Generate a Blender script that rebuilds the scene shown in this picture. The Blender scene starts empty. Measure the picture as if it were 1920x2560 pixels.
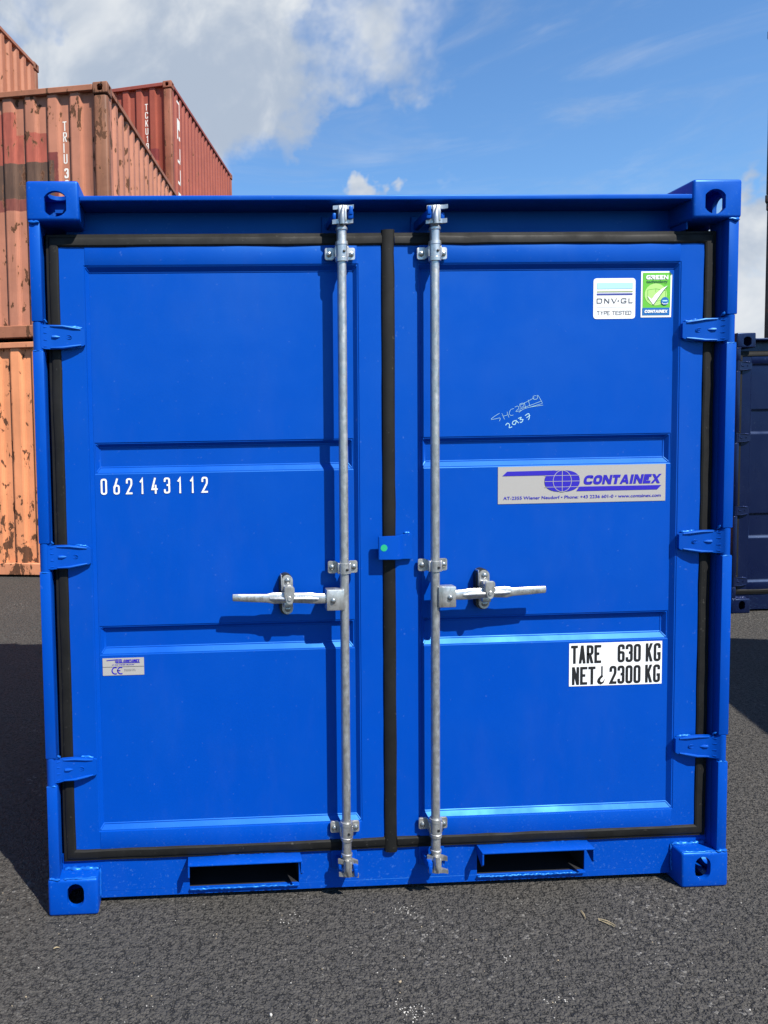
import bpy, bmesh, math, random
from mathutils import Vector, Matrix
random.seed(7)
S = bpy.context.scene
COL = S.collection

# ------------------------------------------------------------------ camera
CAM_LOC = (-0.62342518, -2.26065267, 1.48296596)
YAW, PITCH, ROLL, FPX = 0.04346413, -0.05595175, -0.01761454, 1850.0
def cam_axes():
    cy, sy, cp, sp, cr, sr = math.cos(YAW), math.sin(YAW), math.cos(PITCH), math.sin(PITCH), math.cos(ROLL), math.sin(ROLL)
    f = Vector((sy*cp, cy*cp, sp)); rt = Vector((cy, -sy, 0)); up = rt.cross(f)
    return cr*rt + sr*up, -sr*rt + cr*up, f
R2, U2, F2 = cam_axes()
cd = bpy.data.cameras.new('camera'); cam = bpy.data.objects.new('camera', cd); COL.objects.link(cam)
cam.matrix_world = Matrix(((R2.x, U2.x, -F2.x, CAM_LOC[0]), (R2.y, U2.y, -F2.y, CAM_LOC[1]), (R2.z, U2.z, -F2.z, CAM_LOC[2]), (0, 0, 0, 1)))
cd.sensor_fit = 'VERTICAL'; cd.sensor_height = 36; cd.sensor_width = 27
cd.lens = FPX/2560*36
cd.shift_x = 401.04/2560; cd.shift_y = -77.02/2560
cd.clip_start = 0.05; cd.clip_end = 2000
S.camera = cam
S.cycles.max_bounces = 6; S.cycles.diffuse_bounces = 3; S.cycles.glossy_bounces = 3
S.render.resolution_x = 768; S.render.resolution_y = 1024
S.view_settings.view_transform = 'Standard'; S.view_settings.look = 'None'
S.view_settings.exposure = 0.95; S.view_settings.gamma = 1

# ------------------------------------------------------------------ sun and sky
SUN = Vector((0.66, -1.0, 1.5)).normalized()          # towards the sun
ELEV = math.asin(SUN.z)
sd = bpy.data.lights.new('sun', 'SUN'); so = bpy.data.objects.new('sun', sd); COL.objects.link(so)
so.rotation_euler = SUN.to_track_quat('Z', 'Y').to_euler(); so.location = (6, -9, 14)
sd.energy = 5.0; sd.angle = math.radians(0.53); sd.color = (1.0, 0.945, 0.86)
W = bpy.data.worlds.new('World'); S.world = W; W.use_nodes = True
def sky_world():
    nt = W.node_tree; nt.nodes.clear(); N = nt.nodes.new; L = nt.links.new
    out = N('ShaderNodeOutputWorld'); bg = N('ShaderNodeBackground'); bg.inputs[1].default_value = 0.059
    L(bg.outputs[0], out.inputs[0])
    sky = N('ShaderNodeTexSky'); sky.sky_type = 'NISHITA'; sky.sun_disc = False
    sky.sun_elevation = ELEV; sky.sun_rotation = math.atan2(SUN.x, SUN.y)
    sky.air_density = 1.25; sky.dust_density = 0.15; sky.ozone_density = 1.6
    tc = N('ShaderNodeTexCoord')
    def math_(op, a, b=None, c=None, clamp=False):
        n = N('ShaderNodeMath'); n.operation = op; n.use_clamp = clamp
        for i, v in enumerate((a, b, c)):
            if v is None: continue
            if isinstance(v, (int, float)): n.inputs[i].default_value = v
            else: L(v, n.inputs[i])
        return n.outputs[0]
    wn = N('ShaderNodeTexNoise'); L(tc.outputs['Generated'], wn.inputs['Vector']); wn.inputs['Scale'].default_value = 14; wn.inputs['Detail'].default_value = 4; wn.inputs['Roughness'].default_value = .6
    wa = N('ShaderNodeVectorMath'); wa.operation = 'SUBTRACT'; L(wn.outputs['Color'], wa.inputs[0]); wa.inputs[1].default_value = (.5, .5, .5)
    wb = N('ShaderNodeVectorMath'); wb.operation = 'SCALE'; L(wa.outputs[0], wb.inputs[0]); wb.inputs['Scale'].default_value = .16
    wc = N('ShaderNodeVectorMath'); wc.operation = 'ADD'; L(tc.outputs['Generated'], wc.inputs[0]); L(wb.outputs[0], wc.inputs[1])
    wd = N('ShaderNodeVectorMath'); wd.operation = 'NORMALIZE'; L(wc.outputs[0], wd.inputs[0])
    def vdist(vec):                                    # dot product with a direction
        n = N('ShaderNodeVectorMath'); n.operation = 'DOT_PRODUCT'
        L(wd.outputs[0], n.inputs[0]); n.inputs[1].default_value = vec; return n.outputs['Value']
    def smooth(v, a, b):
        n = N('ShaderNodeMapRange'); n.interpolation_type = 'SMOOTHSTEP'
        L(v, n.inputs[0]); n.inputs[1].default_value = a; n.inputs[2].default_value = b
        return n.outputs[0]
    def noise(scale, detail, rough, dist=0, vec=None, off=(0, 0, 0), sc=(1, 1, 1)):
        m = N('ShaderNodeMapping'); L(vec or tc.outputs['Generated'], m.inputs[0]); m.inputs[1].default_value = off; m.inputs[3].default_value = sc
        n = N('ShaderNodeTexNoise'); L(m.outputs[0], n.inputs['Vector'])
        n.inputs['Scale'].default_value = scale; n.inputs['Detail'].default_value = detail
        n.inputs['Roughness'].default_value = rough; n.inputs['Distortion'].default_value = dist
        return n.outputs['Fac']
    # the broken cumulus of the day: thick banks where the field is high, clear blue between
    def pix(x, y):
        d = F2 + R2*((x-558.96)/FPX) - U2*((y-1202.98)/FPX); d.normalize(); return d
    def cap(x, y, deg_in, deg_out):
        return smooth(vdist(pix(x, y)), math.cos(math.radians(deg_out)), math.cos(math.radians(deg_in)))
    n1 = noise(3.1, 6, 0.58, 0.25, off=(1.3, 4.2, 0.7), sc=(1, 1, 1.5))
    banks = None
    for x, y, a, b, w in ((330, 60, 5, 17, .34), (690, 200, 1, 8, .22), (560, 340, 0, 7, .22), (925, 496, .0, 2.6, .34), (1330, 450, .2, 4.0, .235), (1140, 490, .2, 3.2, .26),
                          (1960, 650, 2.5, 7.5, .34), (2000, 480, 0, 4, .16), (1040, 10, 0, 8, .25), (830, 120, 0, 7, .20), (-150, 350, 3, 13, .25)):
        t = math_('MULTIPLY', cap(x, y, a, b), w)
        banks = t if banks is None else math_('MAXIMUM', banks, t)
    clear = None
    for x, y, a, b, w in ((1400, 230, 9, 17, .12), (20, 40, .5, 5, .24), (880, 380, 1, 4, .10)):
        t = math_('MULTIPLY', cap(x, y, a, b), w)
        clear = t if clear is None else math_('MAXIMUM', clear, t)
    fld = math_('SUBTRACT', math_('ADD', n1, banks), clear)
    mask = smooth(fld, 0.57, 0.76)
    # thin cirrus streaks
    cir = smooth(noise(2.2, 6, 0.62, 1.2, off=(3, 1, 2), sc=(1.0, 1.0, 4.5)), 0.44, 0.80)
    mask2 = math_('MAXIMUM', mask, math_('MULTIPLY', cir, 0.42))
    shade = smooth(noise(7.5, 5, 0.58, 0.3, off=(0.2, 2.2, 1.1)), 0.36, 0.66)
    cc = N('ShaderNodeMix'); cc.data_type = 'RGBA'; L(shade, cc.inputs[0])
    cc.inputs[6].default_value = (3.9, 4.6, 5.7, 1); cc.inputs[7].default_value = (7.0, 7.3, 7.6, 1)
    tint = N('ShaderNodeMix'); tint.data_type = 'RGBA'; tint.blend_type = 'MULTIPLY'; tint.inputs[0].default_value = 1
    L(sky.outputs[0], tint.inputs[6]); tint.inputs[7].default_value = (0.80, 1.17, 1.56, 1)
    mx = N('ShaderNodeMix'); mx.data_type = 'RGBA'; L(mask2, mx.inputs[0]); L(tint.outputs[2], mx.inputs[6]); L(cc.outputs[2], mx.inputs[7])
    L(mx.outputs[2], bg.inputs[0])
sky_world()

# ------------------------------------------------------------------ materials
def new_mat(name):
    m = bpy.data.materials.new(name); m.use_nodes = True
    nt = m.node_tree; b = nt.nodes['Principled BSDF']
    return m, nt, b
class NT:
    """short hand for node building"""
    def __init__(s, nt): s.nt = nt; s.tc = None
    def n(s, t): return s.nt.nodes.new(t)
    def l(s, a, b): s.nt.links.new(a, b)
    def obj(s):
        if s.tc is None: s.tc = s.n('ShaderNodeTexCoord')
        return s.tc.outputs['Object']
    def math(s, op, a, b=None, c=None, clamp=False):
        n = s.n('ShaderNodeMath'); n.operation = op; n.use_clamp = clamp
        for i, v in enumerate((a, b, c)):
            if v is None: continue
            if isinstance(v, (int, float)): n.inputs[i].default_value = v
            else: s.l(v, n.inputs[i])
        return n.outputs[0]
    def noise(s, scale, detail=4, rough=.5, dist=0, sc=(1, 1, 1), off=(0, 0, 0), vec=None, out='Fac'):
        m = s.n('ShaderNodeMapping'); s.l(vec or s.obj(), m.inputs[0]); m.inputs[3].default_value = sc; m.inputs[1].default_value = off
        n = s.n('ShaderNodeTexNoise'); s.l(m.outputs[0], n.inputs['Vector'])
        n.inputs['Scale'].default_value = scale; n.inputs['Detail'].default_value = detail; n.inputs['Roughness'].default_value = rough; n.inputs['Distortion'].default_value = dist
        return n.outputs[out]
    def voro(s, scale, feature='F1', rand=1, vec=None, out='Distance', sc=(1, 1, 1)):
        m = s.n('ShaderNodeMapping'); s.l(vec or s.obj(), m.inputs[0]); m.inputs[3].default_value = sc
        n = s.n('ShaderNodeTexVoronoi'); n.feature = feature; s.l(m.outputs[0], n.inputs['Vector'])
        n.inputs['Scale'].default_value = scale; n.inputs['Randomness'].default_value = rand
        return n.outputs[out]
    def step(s, v, a, b, lo=0, hi=1):
        n = s.n('ShaderNodeMapRange'); n.interpolation_type = 'SMOOTHSTEP'; s.l(v, n.inputs[0])
        for i, x in enumerate((a, b, lo, hi)): n.inputs[i+1].default_value = x
        return n.outputs[0]
    def mix(s, f, a, b, blend='MIX'):
        n = s.n('ShaderNodeMix'); n.data_type = 'RGBA'; n.blend_type = blend
        if isinstance(f, (int, float)): n.inputs[0].default_value = f
        else: s.l(f, n.inputs[0])
        for i, v in ((6, a), (7, b)):
            if isinstance(v, tuple): n.inputs[i].default_value = (*v[:3], 1)
            else: s.l(v, n.inputs[i])
        return n.outputs[2]
    def bump(s, h, strength, dist, normal=None):
        n = s.n('ShaderNodeBump'); n.inputs['Strength'].default_value = strength; n.inputs['Distance'].default_value = dist
        s.l(h, n.inputs['Height'])
        if normal is not None: s.l(normal, n.inputs['Normal'])
        return n.outputs[0]

ALB = 0.75
def sc(c): return tuple(x*ALB for x in c)
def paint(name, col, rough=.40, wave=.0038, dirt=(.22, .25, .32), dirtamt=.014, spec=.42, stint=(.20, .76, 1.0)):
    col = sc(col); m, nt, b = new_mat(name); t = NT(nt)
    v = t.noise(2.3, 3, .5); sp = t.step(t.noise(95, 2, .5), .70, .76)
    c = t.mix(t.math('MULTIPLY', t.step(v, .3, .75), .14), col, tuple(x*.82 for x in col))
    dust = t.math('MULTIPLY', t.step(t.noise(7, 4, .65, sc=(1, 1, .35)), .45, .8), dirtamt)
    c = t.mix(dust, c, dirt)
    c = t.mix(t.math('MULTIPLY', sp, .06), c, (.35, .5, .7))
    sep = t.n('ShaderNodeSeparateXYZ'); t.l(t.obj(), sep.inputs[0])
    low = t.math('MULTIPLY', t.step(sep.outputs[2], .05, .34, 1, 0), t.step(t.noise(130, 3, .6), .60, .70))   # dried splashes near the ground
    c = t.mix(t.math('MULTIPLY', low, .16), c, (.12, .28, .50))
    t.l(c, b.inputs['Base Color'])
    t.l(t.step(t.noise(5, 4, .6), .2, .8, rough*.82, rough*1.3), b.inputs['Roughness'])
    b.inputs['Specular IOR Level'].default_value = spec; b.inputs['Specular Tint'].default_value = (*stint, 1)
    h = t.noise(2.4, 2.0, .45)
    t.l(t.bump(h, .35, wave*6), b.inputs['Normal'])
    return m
def plain(name, col, rough=.5, metal=0.0, spec=.5, nz=.0):
    col = col if metal else sc(col); m, nt, b = new_mat(name); b.inputs['Roughness'].default_value = rough; b.inputs['Metallic'].default_value = metal
    b.inputs['Specular IOR Level'].default_value = spec
    t = NT(nt)
    c = t.mix(t.math('MULTIPLY', t.noise(30, 4, .6), .16), col, tuple(x*.6 for x in col))
    t.l(c, b.inputs['Base Color'])
    if nz: t.l(t.bump(t.noise(220, 3, .6), nz, .001), b.inputs['Normal'])
    return m
def galv(name, bright=1.0, rough=.42):
    m, nt, b = new_mat(name); t = NT(nt)
    sp = t.voro(110, out='Color', sc=(1, 1, .45)); bw = t.n('ShaderNodeRGBToBW'); t.l(sp, bw.inputs[0])
    f = t.math('ADD', t.math('MULTIPLY', bw.outputs[0], .45), t.math('MULTIPLY', t.noise(26, 6, .65, sc=(1, 1, .3)), .6))
    st = t.step(t.noise(16, 7, .7, sc=(1.2, 1.2, .18)), .50, .72)
    c = t.mix(f, tuple(x*bright for x in (.27, .27, .265)), tuple(x*bright for x in (.62, .62, .605)))
    c = t.mix(t.math('MULTIPLY', st, .7), c, (.20, .195, .18))
    t.l(c, b.inputs['Base Color']); b.inputs['Metallic'].default_value = .80
    t.l(t.step(t.noise(40, 4, .6), .3, .75, rough*.75, rough*1.3), b.inputs['Roughness'])
    t.l(t.bump(t.noise(150, 4, .6), .22, .0012), b.inputs['Normal'])
    return m
BLUE = (.0, .059, .425)
M_BLUE = paint('blue_paint', BLUE)
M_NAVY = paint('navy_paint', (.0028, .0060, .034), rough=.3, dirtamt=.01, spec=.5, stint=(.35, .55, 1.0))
M_GALV = galv('galvanised_steel'); M_CAST = galv('zinc_cast_steel', 1.12, .36)
M_BOLT = plain('bolt_steel', (.34, .35, .35), .3, .9)
M_DARK = plain('tunnel_black', (.010, .011, .015), .7)
M_BLACK = plain('black_rubber_plug', (.012, .012, .012), .5)
def rubber():
    m, nt, b = new_mat('black_rubber'); t = NT(nt)
    d = t.step(t.noise(9, 8, .7, .4, sc=(1, 1, .5)), .42, .75)
    c = t.mix(t.math('MULTIPLY', d, .5), (.0055, .0055, .0052), (.014, .0137, .013))
    c = t.mix(t.math('MULTIPLY', t.step(t.noise(60, 5, .7), .62, .72), .35), c, (.10, .095, .085))
    b.inputs['Specular IOR Level'].default_value = .22
    t.l(c, b.inputs['Base Color']); t.l(t.step(t.noise(14, 5, .6), .3, .7, .55, .75), b.inputs['Roughness'])
    t.l(t.bump(t.noise(120, 4, .6), .12, .001), b.inputs['Normal'])
    return m
M_RUB = rubber()
M_WELD = paint('weld_paint_blue', (.006, .10, .48), rough=.26)
M_WELDN = paint('weld_paint_navy', (.02, .03, .10), rough=.26, stint=(.6, .7, 1.0))
# print colours
def ink(name, col, rough=.45, metal=0.0):
    col = sc(col); m, nt, b = new_mat(name); b.inputs['Base Color'].default_value = (*col, 1); b.inputs['Roughness'].default_value = rough; b.inputs['Metallic'].default_value = metal
    t = NT(nt); t.l(t.bump(t.noise(40, 2, .5), .05, .001), b.inputs['Normal'])
    return m
I_WHITE = ink('vinyl_white', (.90, .91, .91)); I_BLACK = ink('print_black', (.012, .012, .013)); I_SILVER = ink('brushed_silver_foil', (.40, .385, .365), .5, .0)
I_CBLUE = ink('print_violet_blue', (.020, .007, .42)); I_NAVY = ink('print_navy', (.012, .05, .26)); I_LBLUE = ink('print_light_blue', (.42, .76, .90))
I_GREEN = ink('print_green', (.12, .50, .028)); I_LGREEN = ink('print_pale_green', (.42, .72, .20)); I_DGREEN = ink('print_dark_green', (.02, .13, .04))
I_MBLUE = ink('print_mid_blue', (.0, .13, .42)); I_GREY = ink('print_grey', (.10, .10, .11)); I_MGREY = ink('print_mid_grey', (.22, .22, .23)); I_OLIVE = ink('print_olive', (.30, .38, .12))
I_DOT = ink('green_dot', (.012, .42, .20)); I_CHALK = ink('paint_marker', (.40, .70, .74), .7); I_DNVB = ink('print_dnv_blue', (.045, .055, .30))

# ------------------------------------------------------------------ mesh helpers
def link(name, me, mats, parent=None, sharp=35):
    o = bpy.data.objects.new(name, me); COL.objects.link(o)
    if not isinstance(mats, (list, tuple)): mats = [mats]
    if not me.materials:
        for m in mats: me.materials.append(m)
    if parent is not None: o.parent = parent
    return o
class MB:
    def __init__(s): s.bm = bmesh.new()
    def box(s, x0, x1, y0, y1, z0, z1, bev=0.0, seg=1, mat=0, rot=None, skip=()):
        b = bmesh.new(); bmesh.ops.create_cube(b, size=1)
        for v in b.verts: v.co = Vector(((x0+x1)/2+v.co.x*(x1-x0), (y0+y1)/2+v.co.y*(y1-y0), (z0+z1)/2+v.co.z*(z1-z0)))
        if bev > 0: bmesh.ops.bevel(b, geom=b.edges[:], offset=bev, segments=seg, affect='EDGES', profile=.5)
        if rot is not None:
            c = Vector(((x0+x1)/2, (y0+y1)/2, (z0+z1)/2)); bmesh.ops.transform(b, matrix=Matrix.Translation(c) @ rot.to_4x4() @ Matrix.Translation(-c), verts=b.verts)
        s.merge(b, mat); return s
    def merge(s, b, mat=0, M=None):
        mp = {}
        for v in b.verts: mp[v] = s.bm.verts.new((M @ v.co) if M else v.co)
        for f in b.faces:
            try: nf = s.bm.faces.new([mp[v] for v in f.verts]); nf.material_index = mat if mat is not None else f.material_index
            except ValueError: pass
        b.free()
    def face(s, pts, mat=0):
        f = s.bm.faces.new([s.bm.verts.new(p) for p in pts]); f.material_index = mat; return f
    def tube(s, pts, rad, n=16, mat=0, caps=True):
        """tube along points with a radius per point"""
        pts = [Vector(p) for p in pts]
        if isinstance(rad, (int, float)): rad = [rad]*len(pts)
        rings = []; ref = None
        for i, p in enumerate(pts):
            d = (pts[min(i+1, len(pts)-1)]-pts[max(i-1, 0)])
            if d.length < 1e-9: d = Vector((0, 0, 1))
            d.normalize()
            a = Vector((0, 1, 0)) if abs(d.y) < .9 else Vector((1, 0, 0))
            u = d.cross(a).normalized(); w = d.cross(u)
            rings.append([s.bm.verts.new(p + (u*math.cos(t)+w*math.sin(t))*rad[i]) for t in [2*math.pi*k/n for k in range(n)]])
        for A, B in zip(rings, rings[1:]):
            for k in range(n):
                f = s.bm.faces.new((A[k], A[(k+1) % n], B[(k+1) % n], B[k])); f.material_index = mat
        if caps:
            for r in (rings[0], rings[-1]):
                f = s.bm.faces.new(r); f.material_index = mat
        return s
    def lathe_z(s, cx, cy, prof, n=24, mat=0):
        return s.tube([(cx, cy, z) for z, r in prof], [r for z, r in prof], n, mat)
    def prism(s, outline, y0, y1, mat=0, bev=0.0, seg=2):
        """outline [(x,z)] extruded from y0 to y1"""
        b = bmesh.new()
        A = [b.verts.new((x, y0, z)) for x, z in outline]; B = [b.verts.new((x, y1, z)) for x, z in outline]
        n = len(outline); b.faces.new(A); b.faces.new(B[::-1])
        for k in range(n): b.faces.new((A[k], A[(k+1) % n], B[(k+1) % n], B[k]))
        bmesh.ops.recalc_face_normals(b, faces=b.faces)
        if bev > 0:
            ed = [e for e in b.edges if all(abs(v.co.y-y0) < 1e-6 for v in e.verts)]
            bmesh.ops.bevel(b, geom=ed, offset=bev, segments=seg, affect='EDGES')
        s.merge(b, mat); return s
    def bevel_sharp(s, off, seg=2, deg=20):
        bmesh.ops.remove_doubles(s.bm, verts=s.bm.verts, dist=1e-6)
        bmesh.ops.recalc_face_normals(s.bm, faces=s.bm.faces)
        ed = [e for e in s.bm.edges if len(e.link_faces) == 2 and e.calc_face_angle(0) > math.radians(deg)]
        bmesh.ops.bevel(s.bm, geom=ed, offset=off, segments=seg, affect='EDGES', clamp_overlap=True)
        return s
    def mesh(s, name, smooth=35, recalc=True):
        if recalc: bmesh.ops.recalc_face_normals(s.bm, faces=s.bm.faces)
        me = bpy.data.meshes.new(name); s.bm.to_mesh(me); s.bm.free()
        if smooth:
            me.polygons.foreach_set('use_smooth', [True]*len(me.polygons)); me.set_sharp_from_angle(angle=math.radians(smooth))
        return me
    def build(s, name, mats, parent=None, smooth=35, recalc=True):
        return link(name, s.mesh(name, smooth, recalc), mats, parent)
def empty(name, loc=(0, 0, 0), rz=0.0, label=None, cat=None, group=None):
    o = bpy.data.objects.new(name, None); COL.objects.link(o); o.location = loc; o.rotation_euler = (0, 0, rz); o.empty_display_size = .2
    if label: o['label'] = label; o['category'] = cat
    if group: o['group'] = group
    return o
def stadium(cx, cz, hw, hh, n=8, circ=False):
    """outline of an oblong hole; circ: a circle cut off by two upright sides"""
    pts = []
    if circ:
        r = hh; a = math.acos(hw/r)
        for sgn in (1, -1):
            for k in range(n+1):
                t = (a + (math.pi-2*a)*k/n) if sgn > 0 else (math.pi+a + (math.pi-2*a)*k/n)
                pts.append((cx+r*math.cos(t), cz+r*math.sin(t)))
    else:
        for sgn in (1, -1):
            for k in range(n+1):
                t = math.pi*k/n + (0 if sgn > 0 else math.pi)
                pts.append((cx+hw*math.cos(t), cz+sgn*(hh-hw)+hw*math.sin(t)))
    return pts
class Welds:
    """every bead becomes an object of its own"""
    def __init__(s): s.l = []
    def tube(s, pts, rad, n, mat): m = MB(); m.tube(pts, rad, n, mat); s.l.append(m)
    def build(s, name, mat, parent, sm):
        for m in s.l: m.build(name, mat, parent, sm)
def weld(mb, p0, p1, r=.004, step=.006, mat=0, jit=.35):
    p0, p1 = Vector(p0), Vector(p1); n = max(3, int((p1-p0).length/step)); pts = []; rad = []
    for i in range(n+1):
        p = p0.lerp(p1, i/n) + Vector([random.uniform(-1, 1)*r*jit for _ in range(3)])
        pts.append(p); rad.append(r*random.uniform(.6, 1.25)*(.4 if i in (0, n) else 1))
    mb.tube(pts, rad, 7, mat)
def boolean_diff(base, cutters):
    """base/cutters: bmesh; returns mesh"""
    def ob(b):
        me = bpy.data.meshes.new('tmp'); b.to_mesh(me); b.free(); o = bpy.data.objects.new('tmp', me); COL.objects.link(o); return o
    o = ob(base); cs = [ob(c) for c in cutters]
    for c in cs:
        md = o.modifiers.new('b', 'BOOLEAN'); md.operation = 'DIFFERENCE'; md.object = c; md.solver = 'EXACT'
    dg = bpy.context.evaluated_depsgraph_get(); dg.update()
    me = bpy.data.meshes.new_from_object(o.evaluated_get(dg))
    for x in [o]+cs: bpy.data.objects.remove(x, do_unlink=True)
    return me
def casting_mesh(name, w=.162, d=.178, h=.118, hole=(.088, .065, .032, .038, True), top=True, bev=.009):
    """corner casting: outer side at x=0, front at y=0; local x runs inwards, hollow, oblong holes"""
    base = MB(); base.box(0, w, 0, d, 0, h, bev, 3); b0 = base.bm
    cav = MB(); cav.box(.014, w-.012, .016, d-.012, .012, h-.012, 0); cs = [cav.bm]
    hx, hz, hw, hh, circ = hole
    f = MB(); f.prism(stadium(hx, hz, hw, hh, 8, circ), -.02, .03); cs.append(f.bm)
    sd_ = MB(); sd_.prism(stadium(.089, hz, .025, .0385, 8, False), -.02, .03); bmesh.ops.rotate(sd_.bm, verts=sd_.bm.verts, cent=(0, 0, 0), matrix=Matrix.Rotation(math.radians(90), 3, 'Z'))
    bmesh.ops.transform(sd_.bm, matrix=Matrix.Translation((0, 0, 0)), verts=sd_.bm.verts); cs.append(sd_.bm)
    tp = MB(); tp.prism([(x, z) for x, z in stadium(.0, .0, .031, .058, 8, False)], -.03, .03)
    bmesh.ops.rotate(tp.bm, verts=tp.bm.verts, cent=(0, 0, 0), matrix=Matrix.Rotation(math.radians(90), 3, 'X'))
    bmesh.ops.translate(tp.bm, verts=tp.bm.verts, vec=(w*.5, d*.5, h if top else 0)); cs.append(tp.bm)
    for c in cs: bmesh.ops.recalc_face_normals(c, faces=c.faces)
    me = boolean_diff(b0, cs); me.name = name
    me.polygons.foreach_set('use_smooth', [True]*len(me.polygons)); me.set_sharp_from_angle(angle=math.radians(35))
    return me
def mirrored(me, axis='X'):
    m2 = me.copy(); b = bmesh.new(); b.from_mesh(m2); i = 'XYZ'.index(axis)
    for v in b.verts: v.co[i] = -v.co[i]
    bmesh.ops.reverse_faces(b, faces=b.faces); b.to_mesh(m2); b.free(); return m2

# ------------------------------------------------------------------ lettering
GL = {
 '0': [([(0,0,1),(1,0,1),(1,1,1),(0,1,1)], True)],
 '1': [([(.15,.76,0),(.62,1,0),(.62,0,0)], False)],
 '2': [([(0,.70,0),(0,1,1),(1,1,1),(1,.60,.6),(0,0,0),(1,0,0)], False)],
 '3': [([(0,.76,0),(0,1,1),(1,1,1),(1,.53,.8),(.42,.53,0)], False), ([(.42,.53,0),(1,.53,.8),(1,0,1),(0,0,1),(0,.24,0)], False)],
 '4': [([(.62,1,0),(0,.26,0),(1,.26,0)], False), ([(.76,.56,0),(.76,0,0)], False)],
 '5': [([(.95,1,0),(.08,1,0),(.04,.56,0),(1,.6,1),(1,0,1),(0,0,1),(0,.22,0)], False)],
 '6': [([(0,0,1),(1,0,1),(1,.56,1),(0,.56,1)], True), ([(.02,.36,0),(.62,1,0)], False)],
 'sg6': [([(1,.76,0),(1,1,1),(0,1,1),(0,0,1),(1,0,1),(1,.56,1),(.12,.56,.3)], False)],
 '7': [([(0,1,0),(1,1,0)], False), ([(1,1,0),(.3,0,0)], 'd')],
 '8': [([(0,.53,1),(1,.53,1),(1,1,1),(0,1,1)], True), ([(0,0,1),(1,0,1),(1,.53,1),(0,.53,1)], True)],
 '9': [([(0,.45,1),(1,.45,1),(1,1,1),(0,1,1)], True), ([(1,.7,0),(1,0,1),(0,0,1),(0,.2,0)], False)],
 'T': [([(0,1,0),(1,1,0)], False), ([(.5,1,0),(.5,0,0)], False)],
 'A': [([(0,0,0),(.5,1,0)], 'd'), ([(1,0,0),(.5,1,0)], 'd'), ([(.2,.24,0),(.8,.24,0)], False)],
 'R': [([(0,0,0),(0,1,0),(1,1,1),(1,.5,1),(0,.5,0)], False), ([(.45,.5,0),(1,0,0)], 'd')],
 'E': [([(1,1,0),(0,1,0),(0,0,0),(1,0,0)], False), ([(0,.52,0),(.85,.52,0)], False)],
 'N': [([(0,0,0),(0,1,0)], False), ([(1,0,0),(1,1,0)], False), ([(0,1,0),(1,0,0)], 'd')],
 'K': [([(0,0,0),(0,1,0)], False), ([(.05,.34,0),(1,1,0)], 'd'), ([(.34,.60,0),(1,0,0)], 'd')],
 'G': [([(1,.76,0),(1,1,1),(0,1,1),(0,0,1),(1,0,1),(1,.42,0),(.52,.42,0)], False)],
 'I': [([(.5,0,0),(.5,1,0)], False)],
 'U': [([(0,1,0),(0,0,1),(1,0,1),(1,1,0)], False)],
 'C': [([(1,.72,0),(1,1,1),(0,1,1),(0,0,1),(1,0,1),(1,.28,0)], False)],
 'D': [([(0,0,0),(0,1,0),(1,1,1),(1,0,1)], True)],
 'V': [([(0,1,0),(.5,0,0)], 'd'), ([(1,1,0),(.5,0,0)], 'd')],
 'L': [([(0,1,0),(0,0,0),(1,0,0)], False)],
 'Y': [([(0,1,0),(.5,.44,0)], 'd'), ([(1,1,0),(.5,.44,0)], 'd'), ([(.5,.5,0),(.5,0,0)], False)],
 'P': [([(0,0,0),(0,1,0),(1,1,1),(1,.48,1),(0,.48,0)], False)],
 'S': [([(1,.76,0),(1,1,1),(0,1,1),(0,.53,1),(1,.53,1),(1,0,1),(0,0,1),(0,.24,0)], False)],
 'H': [([(0,0,0),(0,1,0)], False), ([(1,0,0),(1,1,0)], False), ([(0,.5,0),(1,.5,0)], False)],
 'X': [([(0,0,0),(1,1,0)], 'd'), ([(0,1,0),(1,0,0)], 'd')],
 'O': [([(0,0,1),(1,0,1),(1,1,1),(0,1,1)], True)],
}
def rounded(pts, closed, R, seg=6):
    n = len(pts); out = []
    for i, (x, z, f) in enumerate(pts):
        p = Vector((x, z))
        if (not closed and i in (0, n-1)) or f <= 0: out.append(p); continue
        a = Vector(pts[i-1][:2]); c = Vector(pts[(i+1) % n][:2])
        la, lc = (a-p).length, (c-p).length; r = min(R*f, la*.5, lc*.5)
        A = p+(a-p).normalized()*r; B = p+(c-p).normalized()*r
        k = .25
        for j in range(seg+1):
            t = j/seg; q = A*(1-t)**2 + p*2*t*(1-t) + B*t*t
            m = (A+B)*.5; q = q + (q-m)*k*(1-abs(2*t-1))*.6
            out.append(q)
    return out
def diagonal(p, q, t):
    """slanting stroke with level ends"""
    p, q = Vector(p), Vector(q); hw = t/2*(q-p).length/max(1e-6, abs(q.y-p.y)); o = Vector((hw, 0))
    return [(p-o, p+o, q+o, q-o)]
def ribbon(pts, w, closed=False):
    """flat stroke: list of quads in the plane"""
    P = [p for i, p in enumerate(pts) if i == 0 or (p-pts[i-1]).length > 1e-7]
    if closed and (P[0]-P[-1]).length < 1e-7: P.pop()
    n = len(P); Lf = []; Rt = []
    for i in range(n):
        a = P[i-1] if (i > 0 or closed) else None; c = P[(i+1) % n] if (i < n-1 or closed) else None
        d1 = (P[i]-a).normalized() if a is not None else None; d2 = (c-P[i]).normalized() if c is not None else None
        if d1 is None: d1 = d2
        if d2 is None: d2 = d1
        nn = Vector((-d1.y-d2.y, d1.x+d2.x))
        if nn.length < 1e-6: nn = Vector((-d1.y, d1.x))
        nn.normalize(); c_ = max(.45, nn.dot(Vector((-d1.y, d1.x)))); o = nn*(w/2/c_)
        Lf.append(P[i]+o); Rt.append(P[i]-o)
    q = []
    for i in range(n if closed else n-1):
        j = (i+1) % n; q.append((Lf[i], Lf[j], Rt[j], Rt[i]))
    return q
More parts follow.
